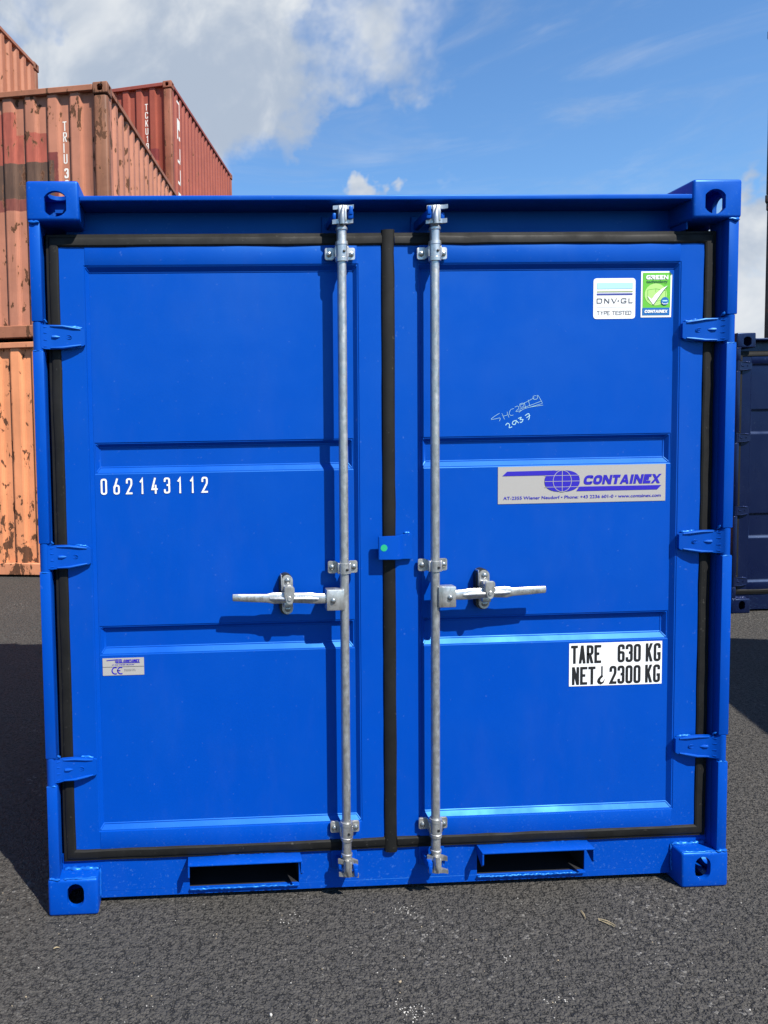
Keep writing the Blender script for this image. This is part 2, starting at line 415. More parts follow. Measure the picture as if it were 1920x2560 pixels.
def reach(pts, pp, closed, t):
    """open strokes that end on the edge of the letter's box run up to that edge"""
    if closed: return pp
    pp = list(pp)
    for e, n in ((0, 1), (-1, -2)):
        d = Vector(pp[e][:2])-Vector(pp[n][:2])
        if d.length < 1e-9: continue
        d.normalize(); v = pts[e][1] if abs(d.y) > abs(d.x) else pts[e][0]
        if v in (0, 1): q = Vector(pp[e][:2])+d*(t/2); pp[e] = (q.x, q.y, pp[e][2])
    return pp
class Sheet:
    """flat printed thing lying in an XZ plane and facing -Y (local coordinates)"""
    def __init__(s, y): s.mb = MB(); s.y = y; s.mats = []; s.lay = 0
    def mi(s, m):
        if m not in s.mats: s.mats.append(m)
        return s.mats.index(m)
    def poly(s, pts, m, lay=1): s.mb.face([(p[0], s.y-lay*.00050, p[1]) for p in pts], s.mi(m))
    def rect(s, x0, x1, z0, z1, m, lay=1, r=0.0):
        if r > 0:
            pts = [(p.x, p.y) for p in rounded([(x0, z0, 1), (x1, z0, 1), (x1, z1, 1), (x0, z1, 1)], True, r)]
        else: pts = [(x0, z0), (x1, z0), (x1, z1), (x0, z1)]
        s.poly(pts, m, lay)
    def plate(s, outline, m, th=.0009):
        s.mb.prism(outline, s.y-.0001, s.y+th, s.mi(m))
    def line(s, pts, w, m, lay=2, closed=False):
        for q in ribbon([Vector(p) for p in pts], w, closed): s.poly(q, m, lay)
    def ellipse(s, cx, cz, rx, rz, m, lay=2, n=32): s.poly([(cx+rx*math.cos(2*math.pi*k/n), cz+rz*math.sin(2*math.pi*k/n)) for k in range(n)], m, lay)
    def glyphs(s, txt, x, z, h, w, pitch, t, m, lay=2, shear=0, vertical=0, R=None, alt={}):
        """stroke lettering; x,z = lower left of the first letter"""
        for ch in txt:
            if ch != ' ':
                ww = w*.30 if ch == 'I' else w
                for si, (pts, closed) in enumerate(GL[alt.get(ch, ch)]):
                    if closed == 'd':
                        for q in diagonal(*[(x+t/2+a*(ww-t), z+b*h) for a, b, f in pts], t): s.poly(q, m, lay+.15*si)
                        continue
                    pp = [(x+t/2+a*(ww-t)+shear*(b*h), z+t/2+b*(h-t), f) for a, b, f in pts]
                    for q in ribbon(rounded(reach(pts, pp, closed, t), closed, R or (w-t)*.5), t, closed): s.poly(q, m, lay+.15*si)
            if vertical: z -= vertical
            else: x += (pitch*.5 if ch == ' ' else pitch*(.55 if ch == 'I' else 1))
        return x
    def heavy(s, txt, x, z, h, width, m, lay=2, shear=.2, t=.30, gap=.09):
        """bold sloping capitals fitted to a width"""
        rel = [.42 if c == 'I' else (1.12 if c in 'ANXC' else (.92 if c in 'TE' else 1.08)) for c in txt]
        unit = (width-shear*h)/(sum(rel)+gap*(len(txt)-1)); tt = h*t
        for i, (c, r) in enumerate(zip(txt, rel)):
            w = unit*r; k = tt*(.84 if c in 'AX' else (.9 if c == 'N' else 1))
            for si, (pts, closed) in enumerate(GL[c]):
                if closed == 'd': q4 = diagonal(*[(k/2+a*max(w-k, 1e-5), b*h) for a, b, f in pts], k)
                else: q4 = ribbon(rounded(reach(pts, [(k/2+a*max(w-k, 1e-5), k/2+b*(h-k), f) for a, b, f in pts], closed, k), closed, (w-k)*.5), k, closed)
                for j, q in enumerate(q4): s.poly([(x+p[0]+shear*p[1], z+p[1]) for p in q], m, lay+.15*si)
            x += w+unit*gap
    def font(s, txt, x, z, h, width, m, lay=2, bold=0.0, shear=0.0, space=1.0, align='LEFT'):
        """built-in font, scaled to a cap height and an overall width"""
        cu = bpy.data.curves.new('t', 'FONT'); cu.body = txt; cu.shear = shear; cu.offset = bold; cu.space_character = space; cu.resolution_u = 3; cu.fill_mode = 'FRONT'
        o = bpy.data.objects.new('t', cu); COL.objects.link(o)
        dg = bpy.context.evaluated_depsgraph_get(); dg.update(); me = bpy.data.meshes.new_from_object(o.evaluated_get(dg))
        bpy.data.objects.remove(o, do_unlink=True)
        xs = [v.co.x for v in me.vertices]; x0, x1 = min(xs), max(xs)
        cap = .73 + 2*bold
        b = bmesh.new(); b.from_mesh(me); bpy.data.meshes.remove(me)
        k = width/(x1-x0); kz = h/cap
        for v in b.verts: v.co = Vector((x+(v.co.x-x0)*k, s.y-lay*.00050, z+(v.co.y+bold)*kz))
        s.mb.merge(b, s.mi(m))
    def build(s, name, parent, label=None):
        for f in s.mb.bm.faces:
            f.normal_update()
        o = link(name, s.mb.mesh(name, 0, False), s.mats, parent)
        if label: o['label'] = label
        return o

# ------------------------------------------------------------------ ground
def asphalt():
    m, nt, b = new_mat('asphalt'); t = NT(nt)
    big = t.noise(.55, 5, .6); mid = t.noise(6, 5, .6)
    wob = t.noise(70, 3, .6, out='Color')
    va = t.n('ShaderNodeVectorMath'); va.operation = 'SCALE'; va.inputs['Scale'].default_value = .012; t.l(wob, va.inputs[0])
    vb = t.n('ShaderNodeVectorMath'); vb.operation = 'ADD'; t.l(t.obj(), vb.inputs[0]); t.l(va.outputs[0], vb.inputs[1]); P = vb.outputs[0]
    st = t.voro(105, vec=P); st2 = t.voro(230, vec=P); edge = t.voro(105, 'DISTANCE_TO_EDGE', vec=P)
    cid = t.voro(105, vec=P, out='Color'); bw = t.n('ShaderNodeRGBToBW'); t.l(cid, bw.inputs[0])
    pit = t.math('MULTIPLY', t.step(edge, .0, .20, 1, 0), t.step(t.noise(55, 3, .6), .50, .60))
    tone = t.mix(bw.outputs[0], (.043, .040, .0355), (.092, .085, .075))
    tone = t.mix(t.step(mid, .3, .7), tone, t.mix(.5, tone, (.052, .050, .047)))
    tone = t.mix(t.math('MULTIPLY', t.step(big, .35, .7), .30), tone, (.066, .062, .056))
    tone = t.mix(t.math('MULTIPLY', pit, .8), tone, (.010, .010, .010))
    fl = t.math('MULTIPLY', t.step(bw.outputs[0], .80, .86), t.step(t.noise(1.9, 4, .7), .50, .66))
    tone = t.mix(t.math('MULTIPLY', fl, .45), tone, (.30, .29, .27))
    dust = t.math('MULTIPLY', t.step(t.noise(3.1, 5, .72, .5), .60, .78), t.step(t.noise(140, 3, .6), .50, .64))
    tone = t.mix(t.math('MULTIPLY', dust, .55), tone, (.26, .25, .23))
    tone = t.mix(1.0, tone, (ALB, ALB, ALB), 'MULTIPLY')
    t.l(tone, b.inputs['Base Color'])
    b.inputs['Roughness'].default_value = .82; b.inputs['Specular IOR Level'].default_value = .35
    h = t.math('ADD', t.math('MULTIPLY', t.step(st, .0, .75, 1, 0), .55), t.math('MULTIPLY', t.step(st2, 0, .8, 1, 0), .25))
    h = t.math('ADD', h, t.math('MULTIPLY', t.noise(45, 3, .6), .7))
    h = t.math('SUBTRACT', h, t.math('MULTIPLY', pit, .9))
    t.l(t.bump(h, 1.0, .0085), b.inputs['Normal'])
    return m
def ground():
    mb = MB(); mb.face([(-260, -60, 0), (260, -60, 0), (260, 400, 0), (-260, 400, 0)])
    o = mb.build('ground', asphalt(), None, 0); o['kind'] = 'structure'
ground()
# ------------------------------------------------------------------ small blue storage container (and its navy relatives)
HW = 1.0975; HT = 2.26
CAST_TOP = casting_mesh('corner_casting', w=.156, hole=(.086, .050, .0325, .038, True), top=True)
CAST_BOT = casting_mesh('corner_casting', w=.156, hole=(.086, .066, .0262, .0375, False), top=False)
def place(name, me, mat, parent, loc, mx=False, my=False):
    """link a copy of a mesh, mirrored by mesh data when asked"""
    m = mirrored(me, 'X') if mx else me.copy()
    if my: m = mirrored(m, 'Y')
    m.materials.clear(); m.materials.append(mat)
    o = bpy.data.objects.new(name, m); COL.objects.link(o); o.parent = parent; o.location = loc
    return o
def hollow_rect(mb, o, i, y, mat=0):
    """ring between rectangle o and i (x0,x1,z0,z1) in plane y"""
    ox0, ox1, oz0, oz1 = o; ix0, ix1, iz0, iz1 = i
    mb.face([(ox0, y, oz0), (ox1, y, oz0), (ix1, y, iz0), (ix0, y, iz0)], mat); mb.face([(ox1, y, oz0), (ox1, y, oz1), (ix1, y, iz1), (ix1, y, iz0)], mat)
    mb.face([(ox1, y, oz1), (ox0, y, oz1), (ix0, y, iz1), (ix1, y, iz1)], mat); mb.face([(ox0, y, oz1), (ox0, y, oz0), (ix0, y, iz0), (ix0, y, iz1)], mat)
def slope_rect(mb, o, y0, i, y1, mat=0):
    ox0, ox1, oz0, oz1 = o; ix0, ix1, iz0, iz1 = i
    A = [(ox0, y0, oz0), (ox1, y0, oz0), (ox1, y0, oz1), (ox0, y0, oz1)]; B = [(ix0, y1, iz0), (ix1, y1, iz0), (ix1, y1, iz1), (ix0, y1, iz1)]
    for k in range(4): mb.face([A[k], A[(k+1) % 4], B[(k+1) % 4], B[k]], mat)
ZB, ZT = .176, 2.086
YF, YP, YG = .050, .0640, .0795            # door frame, panel, groove planes
def door_mesh(xs, grooves, pz=(.2435, 2.0195)):
    """xs: sorted (outer x0, x1) of the leaf"""
    x0, x1 = xs; mb = MB()
    pl = (-.938, -.095, pz[0], pz[1]) if x0 < 0 else (.0945, .938, pz[0], pz[1])
    sx, sz = .013, .0175
    pi = (pl[0]+sx, pl[1]-sx, pl[2]+sz, pl[3]-sz)
    hollow_rect(mb, (x0, x1, ZB, ZT), pl, YF); slope_rect(mb, pl, YF, pi, YP)
    zcur = pi[2]; L, Rr = pi[0], pi[1]
    for (g0, g1) in sorted(grooves):
        go = (L+.004, Rr-.004, g0, g1); gi = (go[0]+sx, go[1]-sx, g0+.0185, g1-.0125)
        mb.face([(L, YP, zcur), (Rr, YP, zcur), (Rr, YP, g0), (go[1], YP, g0), (go[0], YP, g0), (L, YP, g0)])
        mb.face([(L, YP, g0), (go[0], YP, g0), (go[0], YP, g1), (L, YP, g1)]); mb.face([(go[1], YP, g0), (Rr, YP, g0), (Rr, YP, g1), (go[1], YP, g1)])
        slope_rect(mb, go, YP, gi, YG); mb.face([(gi[0], YG, gi[2]), (gi[1], YG, gi[2]), (gi[1], YG, gi[3]), (gi[0], YG, gi[3])])
        zcur = g1
        mb.face([(L, YP, g1), (go[0], YP, g1), (go[1], YP, g1), (Rr, YP, g1), (Rr, YP, g1+.02), (L, YP, g1+.02)]); zcur = g1+.02
    mb.face([(L, YP, zcur), (Rr, YP, zcur), (Rr, YP, pi[3]), (L, YP, pi[3])])
    slope_rect(mb, (x0, x1, ZB, ZT), YF, (x0, x1, ZB, ZT), .088)
    mb.face([(x0, .088, ZB), (x0, .088, ZT), (x1, .088, ZT), (x1, .088, ZB)])
    mb.bevel_sharp(.0028, 2, 18)
    # pressed cross members that sit proud of the leaf above and below the panel
    for z0, z1 in ((pz[1]+.002, 2.0855), (.1765, pz[0]-.002)):
        mb.box(pl[0]+.002, pl[1]-.002, YF-.0016, YF+.002, z0, z1, .0015, 2)
    return mb
GPROF = [(0, .080), (.005, .058), (.0085, .0495), (.0155, .0487), (.0185, .0455), (.0250, .0432), (.0400, .0436), (.0445, .0462), (.0475, .0530)]
CPROF = [(0, .0535), (.0022, .0475), (.0070, .0440), (.0150, .0415), (.0260, .0410), (.0350, .0425), (.0395, .0462), (.0425, .0530)]
def gasket(path, closed, name, parent, prof=GPROF):
    """rubber seal swept along an XZ path, profile u measured inwards (to the left of travel)"""
    P = [Vector(p) for p in path]; n = len(P); pts = []
    segs = n if closed else n-1
    for i in range(segs):                      # subdivide so the seal can wander a little
        a, b = P[i], P[(i+1) % n]; k = max(1, int((b-a).length/.07))
        for j in range(k): pts.append((a.lerp(b, j/k), j == 0))
    if not closed: pts.append((P[-1], True))
    N_ = len(pts); mb = MB(); rows = []
    for i in range(N_):
        p = pts[i][0]
        a = pts[i-1][0] if (i > 0 or closed) else None; c = pts[(i+1) % N_][0] if (i < N_-1 or closed) else None
        d1 = (p-a).normalized() if a is not None else (c-p).normalized(); d2 = (c-p).normalized() if c is not None else d1
        n1 = Vector((-d1.y, d1.x)); nn = (n1+Vector((-d2.y, d2.x))).normalized(); kx = 1/max(.5, nn.dot(n1))
        jit = random.uniform(-.0011, .0011); jy = random.uniform(-.0012, .0012)
        rows.append([mb.bm.verts.new((p.x+nn.x*(u*kx+(jit if u > .012 else 0)), y+jy, p.y+nn.y*(u*kx+(jit if u > .012 else 0)))) for u, y in prof])
    for i in range(N_ if closed else N_-1):
        A, B = rows[i], rows[(i+1) % N_]
        for k in range(len(prof)-1): mb.bm.faces.new((A[k], A[k+1], B[k+1], B[k]))
    return mb.build(name, M_RUB, parent, 24)
def hinge(parent, s, zc, paint_mat, weldm):
    """strap hinge, s=-1 left, +1 right; u runs inwards from the outer edge"""
    X = lambda u: s*(HW-u)
    cols = [(.030, .034, .0085), (.040, .0365, .016), (.052, .0365, .0225), (.068, .0365, .0250), (.092, .0360, .0275), (.125, .0305, .0330), (.152, .0262, .0375), (.1575, .0225, .0385)]
    mb = MB(); fr = []; bk = []
    for u, h, y in cols:
        fr.append([mb.bm.verts.new((X(u), y, zc+k*h)) for k in (-1, -.86, .86, 1)]); bk.append([mb.bm.verts.new((X(u), y+.0095, zc+k*h)) for k in (-1, 1)])
    nf = mb.bm.faces.new
    for i in range(len(cols)-1):
        for k in range(3): nf((fr[i][k], fr[i][k+1], fr[i+1][k+1], fr[i+1][k]))
        nf((fr[i][3], bk[i][1], bk[i+1][1], fr[i+1][3])); nf((fr[i][0], fr[i+1][0], bk[i+1][0], bk[i][0])); nf((bk[i][0], bk[i+1][0], bk[i+1][1], bk[i][1]))
    for e in (0, -1): nf((fr[e][0], fr[e][1], fr[e][2], fr[e][3], bk[e][1], bk[e][0]))
    rb = mb                                            # raised ribs, pressed marks and the oval maker's mark
    for k in (1, -1):
        rb.tube([(X(.056), .0225, zc+k*.0325), (X(.092), .0265, zc+k*.0322), (X(.125), .032, zc+k*.0272), (X(.146), .0355, zc+k*.0240)], [.002, .0042, .0042, .002], 8)
        rb.tube([(X(.0365), .0150, zc+k*.0105+.002), (X(.046), .0205, zc+k*.0105)], [.0028, .002], 6); rb.tube([(X(.0365), .0150, zc+k*.029), (X(.046), .0205, zc+k*.029)], [.0028, .002], 6)
    rb.tube([(X(.060), .0248, zc), (X(.072), .0258, zc), (X(.084), .0272, zc)], [.0055, .0058, .002], 8)
    n = 20; ring = [(X(.110)+.0088*math.cos(2*math.pi*k/n), .0300, zc+.0058*math.sin(2*math.pi*k/n)) for k in range(n+1)]
    rb.tube(ring, .0011, 6, caps=False); rb.tube([(X(.110)-.005, .0302, zc+.001), (X(.110)-.002, .0302, zc-.0018), (X(.110), .0302, zc+.001), (X(.110)+.002, .0302, zc-.0018), (X(.110)+.005, .0302, zc+.001)], .0009, 5)
    o = mb.build('hinge', paint_mat, parent, 42)
    kn = MB(); kn.lathe_z(s*1.0775, .0205, [(zc-.0435, .013), (zc-.0425, .0152), (zc+.0425, .0152), (zc+.0435, .013)], 24); kn.build('knuckle', paint_mat, o)
    wb = Welds(); weld(wb, (X(.108), .040, zc+.034), (X(.150), .045, zc+.028), .0045, .005); weld(wb, (X(.105), .044, zc-.034), (X(.15), .047, zc-.0275), .0035, .006)
    weld(wb, (X(.047), .020, zc+.041), (X(.041), .012, zc+.052), .0042, .005)
    wb.build('weld_bead', weldm, o, 60)
    return o
def bolt(x, z, y, parent, r=.0072, dirx=0):
    mb = MB(); mb.tube([(x, y, z), (x, y-.002, z), (x, y-.0024, z)], [r*1.25, r*1.25, r*1.1], 18)
    mb.tube([(x, y-.002, z), (x, y-.0055, z), (x, y-.0072, z)], [r, r*.95, r*.55], 14)
    mb.tube([(x, y-.0070, z), (x, y-.0082, z)], [r*.38, r*.30], 6)
    return mb.build('bolt', M_BOLT, parent, 40)
def cam_block(parent, x, z, up, s):
    """anti-rack cam at a bar end; up=+1 top, s = side the bigger keeper stands on"""
    mb = MB(); Z = lambda d: z+up*d*(1.15 if d > 0 else 1); K = .94
    pr = [(Z(-.052), .0148), (Z(-.012), .0150), (Z(-.010), .0178), (Z(-.004), .0180), (Z(.000), .0150), (Z(.008), .0115), (Z(.020), .0090)]
    mb.lathe_z(x, .010, pr if up > 0 else pr[::-1], 22)
    def fin(zc, tips, th):
        out = []
        for px, py in tips: out.append((x+px*K, .010+(py-.010)*K))
        A = [mb.bm.verts.new((px, py, zc-th)) for px, py in out]; B = [mb.bm.verts.new((px, py, zc+th)) for px, py in out]
        mb.bm.faces.new(A); mb.bm.faces.new(B[::-1])
        for k in range(len(out)): mb.bm.faces.new((A[k], A[(k+1) % len(out)], B[(k+1) % len(out)], B[k]))
    fin(Z(.012), [(-.030, .010), (-.031, .004), (-.018, -.002), (-.008, -.008), (.008, -.008), (.020, -.004), (.034, -.010), (.035, -.003), (.018, .012), (.008, .028), (-.008, .028), (-.016, .014)], .0066)
    fin(Z(.048), [(-.028, .006), (-.029, .000), (-.012, -.004), (-.004, -.008), (.010, -.006), (.024, -.006), (.036, -.012), (.037, -.004), (.016, .010), (.008, .026), (-.008, .026), (-.014, .010)], .0060)
    mb.box(x-.0125, x+.0135, -.009, .028, min(Z(.010), Z(.052)), max(Z(.010), Z(.052)), .004, 2)
    mb.tube([(x-.001, -.007, Z(.004)), (x-.002, -.010, Z(.028)), (x+.003, -.006, Z(.050))], [.010, .0085, .006], 10)
    o = mb.build('locking_cam', M_CAST, parent, 38)
    return o
def keeper(parent, x, z, up, s, ymount, pm):
    mb = MB(); Z = lambda d: z+up*d
    za, zb = sorted((Z(.018), Z(.044)))
    mb.box(x+s*.0245-.0085, x+s*.0245+.0085, -.013, ymount, za, zb, .005, 2)
    mb.box(x+s*.0245-.006, x+s*.0245+.006, -.016, -.008, min(Z(.030), Z(.056)), max(Z(.030), Z(.056)), .003, 2)
    mb.box(x-s*.0225-.006, x-s*.0225+.006, .002, ymount, za+.003, zb-.003, .004, 2)
    mb.box(x-.042, x+.042, ymount-.006, ymount, min(Z(.004), Z(.062)), max(Z(.004), Z(.062)), .002)
    return mb.build('cam_keeper', pm, parent, 38)
def locking_bar(parent, x, s, pm, webY, sillY):
    """s=-1: handle points left"""
    mb = MB(); zs = [.105, .11]+[.11+i*(2.16-.11)/40 for i in range(1, 40)]+[2.155, 2.16]
    mb.tube([(x, .011, z) for z in zs], .0138, 22)
    bar = mb.build('locking_bar', M_GALV, parent, 40)
    for zc, kind in ((2.048, 'long'), (1.076, 'short'), (.2335, 'long')):
        b = MB(); eh = .0185 if kind == 'long' else .0195
        # ears lie on the leaf, rounded; the strap bulges round the bar
        for k in (-1, 1):
            xa, xb = sorted((x+k*.019, x+k*.0468))
            b.prism([(p.x, p.y) for p in rounded([(xa, zc-eh, 1), (xb, zc-eh, 1), (xb, zc+eh, 1), (xa, zc+eh, 1)], True, .008)], .0345, .0405, bev=.0012)
            b.box(min(x+k*.0165, x+k*.021), max(x+k*.0165, x+k*.021), .006, .0405, zc-eh*.9, zc+eh*.9, .0015)
        if kind == 'long':
            u = 1 if zc > 1 else -1
            pr = [(zc-.030, .0150), (zc-.030, .0192), (zc-.0195, .0196), (zc-.0185, .0184), (zc+.0185, .0184), (zc+.0195, .0196), (zc+.030, .0192), (zc+.030, .0150)]
        else: pr = [(zc-.016, .0145), (zc-.016, .0175), (zc+.016, .0175), (zc+.016, .0145)]
        b.lathe_z(x, .011, pr, 24)
        g = b.build('bar_bracket', M_CAST, bar, 38)
        for k in (-1, 1): bolt(x+k*.0345, zc-(.002 if kind == 'long' else 0), .0345, bar)
        pb = MB(); r0 = .0184 if kind == 'long' else .0175
        px = x + (.004 if kind == 'long' else .006)
        pb.tube([(px, .011-r0+.002, zc-.002), (px, .011-r0-.0022, zc-.002), (px, .011-r0-.003, zc-.002)], [.0042, .0042, .003], 12); pb.build('grease_plug', M_BLACK, bar, 40)
    cam_block(bar, x, 2.122, 1, 1); cam_block(bar, x, .151, -1, 1)
    keeper(parent, x, 2.122, 1, -s, webY, pm); keeper(parent, x, .151, -1, -s, sillY, pm)
    # ---- handle
    X = lambda d: x+s*d
    hz = .981
    hb = MB(); xa, xb = sorted((X(.004), X(.0600)))
    hb.box(xa, xb, -.0105, .0275, hz-.0335, hz+.0325, .0035, 2); hub = hb.build('handle_hub', M_CAST, bar, 38)
    bolt(X(.040), hz-.002, -.0105, bar, .0068)
    mb2 = MB(); stn = [(.052, .0150, .009, 0), (.085, .0155, .009, .000), (.105, .0170, .008, .002), (.130, .0160, .0075, .003), (.170, .0150, .0075, .0045), (.200, .0165, .0075, .005), (.225, .0175, .0065, .005), (.245, .0130, .0065, .005), (.290, .0122, .0065, .0068), (.330, .0112, .006, .0088), (.3495, .0105, .0055, .0095), (.3515, .008, .004, .0095)]
    rows = []
    for d, hh, ty, dz in stn:
        ring = []
        for cx_, cz_ in ((-1, -.72), (-.55, -1), (.55, -1), (1, -.72), (1, .72), (.55, 1), (-.55, 1), (-1, .72)):
            ring.append(mb2.bm.verts.new((X(d), .006+cx_*ty, hz+.003+dz+cz_*hh)))
        rows.append(ring)
    for A, B in zip(rows, rows[1:]):
        for k in range(8): mb2.bm.faces.new((A[k], A[(k+1) % 8], B[(k+1) % 8], B[k]))
    mb2.bm.faces.new(rows[0]); mb2.bm.faces.new(rows[-1][::-1])
    # stiffening rib along the lever
    mb2.tube([(X(.085), -.003, hz+.003), (X(.110), -.007, hz+.006), (X(.155), -.007, hz+.0075), (X(.205), -.0055, hz+.008), (X(.235), -.001, hz+.008)], [.003, .0055, .006, .006, .003], 8)
    lv = mb2.build('handle', M_CAST, bar, 45)
    sh = Sheet(-.0010)
    # cast characters on the grip, read upside down on one side as in the photo
    t0 = X(.342) if s < 0 else X(.250)
    sh.glyphs('HH 05 90 HH', t0, hz+.0068, .0085, .0064, .0092, .0014, M_GALV, lay=2); sh.build('cast_lettering', lv)
    # ---- catch on the door
    cx_ = X(.176) if s < 0 else X(.166)
    b = MB(); b.prism([(p[0], p[1]) for p in stadium(cx_, .9925, .0172, .0620, 10)], .0330, .0390, bev=.0015)
    b.box(cx_-.0205, cx_-.0175, .030, .0585, 1.005, 1.056, .001, mat=0)
    b.box(cx_-.014, cx_+.014, .012, .0335, .956, .974, .003, 2); b.box(cx_-.012, cx_+.012, .016, .0335, 1.012, 1.022, .003, 2)
    ct = b.build('handle_catch', M_CAST, bar, 38)
    bp = MB(); bp.prism(stadium(cx_-.004, .9935, .0205, .0655, 10), .0392, YP-.0005); bp.build('catch_pad', M_BLACK, bar, 40)
    fl = MB(); fl.prism([(p.x, p.y) for p in rounded([(cx_-.0150, 1.028, 1), (cx_-.0165, .998, .5), (cx_-.008, .972, 1), (cx_+.008, .972, 1), (cx_+.0165, .998, .5), (cx_+.0150, 1.028, 1)], True, .010)], -.0150, -.0080, bev=.002)
    fl.box(cx_-.0105, cx_+.0105, -.010, .034, 1.008, 1.016, .002); fl.tube([(cx_, -.0145, .990), (cx_, -.0185, .990)], [.0075, .006], 14)
    fl.build('catch_flap', M_CAST, bar, 38)
    bolt(cx_, 1.037, .0330, bar, .0078); bolt(cx_, .9475, .0330, bar, .0078)
    return bar
def corrugated(name, W_, z0, z1, pm, parent, period=.25, depth=.036, mat=None, to=None, lead=.0, sunk=False):
    """corrugated sheet: u along width 0..W, raised at v=0, sunk at v=depth; to(u,v,z) -> xyz"""
    us = []; u = lead; r, sl, q = period*.40, period*.12, period*.36
    us.append((0, 0))
    if sunk:                                            # starts with a sunk bay beside the post
        us += [(.034, depth), (.139, depth)]; u = .163; us.append((u, 0))
        r, sl, q = .100, .026, .093
    while u < W_-period*.99:
        us += [(u+r, 0), (u+r+sl, depth), (u+r+sl+q, depth), (u+period, 0)]; u += period
    us.append((W_, 0))
    mb = MB(); A = [mb.bm.verts.new(to(u, v, z0)) for u, v in us]; B = [mb.bm.verts.new(to(u, v, z1)) for u, v in us]
    for k in range(len(us)-1): mb.bm.faces.new((A[k], A[k+1], B[k+1], B[k]))
    # sheet bottom and top returns so that the corrugation has closed ends
    mb.bevel_sharp(.006, 2, 15)
    return mb.build(name, pm, parent, 50)

def storage_container(name, label, cat, loc, rz, pm, weldm, D_, hinge_z, grooves, group=None):
    root = empty(name, loc, rz, label, cat, group); P = root
    webY, sillY = .120, .058
    # corner castings
    for me, z in ((CAST_BOT, 0.0), (CAST_TOP, HT-.118)):
        for s in (-1, 1):
            for back in (0, 1):
                place('corner_casting', me, pm, P, (s*HW, D_ if back else 0, z), mx=(s > 0), my=bool(back))
    # corner posts: a front flange broken at every hinge, and the post behind it
    zb, zt = .118, HT-.118
    for s in (-1, 1):
        mb = MB(); xa, xb = sorted((s*1.0605, s*1.0930)); cuts = sorted(hinge_z); z = zb+.0005
        for c in cuts+[None]:
            ze = (c-.0445) if c else zt-.0005
            mb.box(xa, xb, .0055, .0380, z, ze, .0028, 2); z = (c+.0445) if c else z
        xa, xb = sorted((s*1.0615, s*1.0920)); mb.box(xa, xb, .0383, .092, zb, zt, 0)
        mb.build('corner_post', pm, P, 38)
        w = Welds()
        weld(w, (s*1.058, .002, zb+.001), (s*1.094, .004, zb+.002), .0052, .007); weld(w, (s*1.060, .004, zt-.002), (s*1.092, .004, zt-.002), .006, .008)
        weld(w, (s*.944, .052, .1195), (s*1.055, .056, .1205), .0068, .007); weld(w, (s*.945, .008, .1175), (s*1.05, .004, .1185), .0032, .008)
        for c in cuts: weld(w, (s*1.062, .008, c-.0445), (s*1.092, .008, c-.0445), .0030, .007)
        weld(w, (s*.9415, .010, 2.198), (s*.9415, .014, 2.2185), .0055, .006); weld(w, (s*.9405, .05, .030), (s*.9405, .055, .118), .0035, .008)
        w.build('weld_bead', weldm, P, 60)
        jb = MB(); xa, xb = sorted((s*1.000, s*1.0925)); jb.box(xa, xb, .0925, .119, .10, 2.115, 0); jb.build('door_jamb', pm, P, 38)
    # head rail with its overhanging lip, sill with the fork pockets
    mb = MB(); mb.box(-.9412, .9412, .004, webY+.012, 2.2005, 2.2165, .0035, 3); mb.box(-1.0, 1.0, webY, webY+.010, 2.02, 2.2000, 0)
    mb.box(.950, .956, .045, webY-.0005, 2.120, 2.1995, .001); mb.build('head_rail', pm, P, 38)
    pk = [(-.655, -.300), (.288, .649)]; zlo, zhi = .041, .1395
    mb = MB(); mb.box(-.9412, .9412, sillY, sillY+.006, .018, zlo, .0012); xs_ = [-.9412]+[v for a in pk for v in a]+[.9412]
    for k in range(0, 6, 2): mb.box(xs_[k], xs_[k+1], sillY, sillY+.006, zlo, zhi, 0)
    mb.box(-1.06, 1.06, sillY, sillY+.006, zhi, .170, .0012); mb.box(-.9412, .9412, sillY+.0065, sillY+.06, .018, .024, 0)
    for s in (-1, 1):
        xa, xb = sorted((s*.9415, s*1.0603)); mb.box(xa, xb, sillY, sillY+.006, .1185, zhi-.0003, 0)
    mb.build('sill', pm, P, 38)
    for a, b in pk:
        mb = MB(); th = .005
        mb.box(a-.004, b+.004, .0015, sillY-.0005, zhi+.0015, zhi+.0065, .0016, 2)
        for xx in (a-.004, b+.004-th):
            bb = bmesh.new(); prof = [(.0015, zhi+.0010), (.0015, zhi-.033), (.010, zhi-.042), (sillY-.0005, zhi-.016), (sillY-.0005, zhi+.0010)]
            A = [bb.verts.new((xx, y, z)) for y, z in prof]; B = [bb.verts.new((xx+th, y, z)) for y, z in prof]
            bb.faces.new(A); bb.faces.new(B[::-1]); n = len(prof)
            for k in range(n): bb.faces.new((A[k], A[(k+1) % n], B[(k+1) % n], B[k]))
            mb.merge(bb, 0)
        mb.box(a, b, sillY-.010, sillY+.0002, zlo-.006, zlo-.0005, .0015, 2)
        pkt = mb.build('fork_pocket', pm, P, 38)
        mb = MB()                                       # tunnel, near-black all over
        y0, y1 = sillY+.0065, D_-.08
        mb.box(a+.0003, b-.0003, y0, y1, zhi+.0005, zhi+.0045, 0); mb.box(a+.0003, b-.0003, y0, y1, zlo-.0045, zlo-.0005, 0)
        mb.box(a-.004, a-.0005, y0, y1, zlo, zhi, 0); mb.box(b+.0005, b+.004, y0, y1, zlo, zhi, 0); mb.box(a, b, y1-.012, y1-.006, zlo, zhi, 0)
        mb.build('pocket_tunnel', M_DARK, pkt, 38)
        w = Welds(); weld(w, (a, sillY-.009, zlo-.002), (b-.02, sillY-.009, zlo-.002), .0036, .006); weld(w, (a, sillY-.003, zhi+.008), (b-.005, sillY-.003, zhi+.008), .0036, .006)
        w.build('weld_bead', weldm, pkt, 60)
    # doors with their rubber seals
    xo, zo, zu = 1.0600, 2.1225, .1400
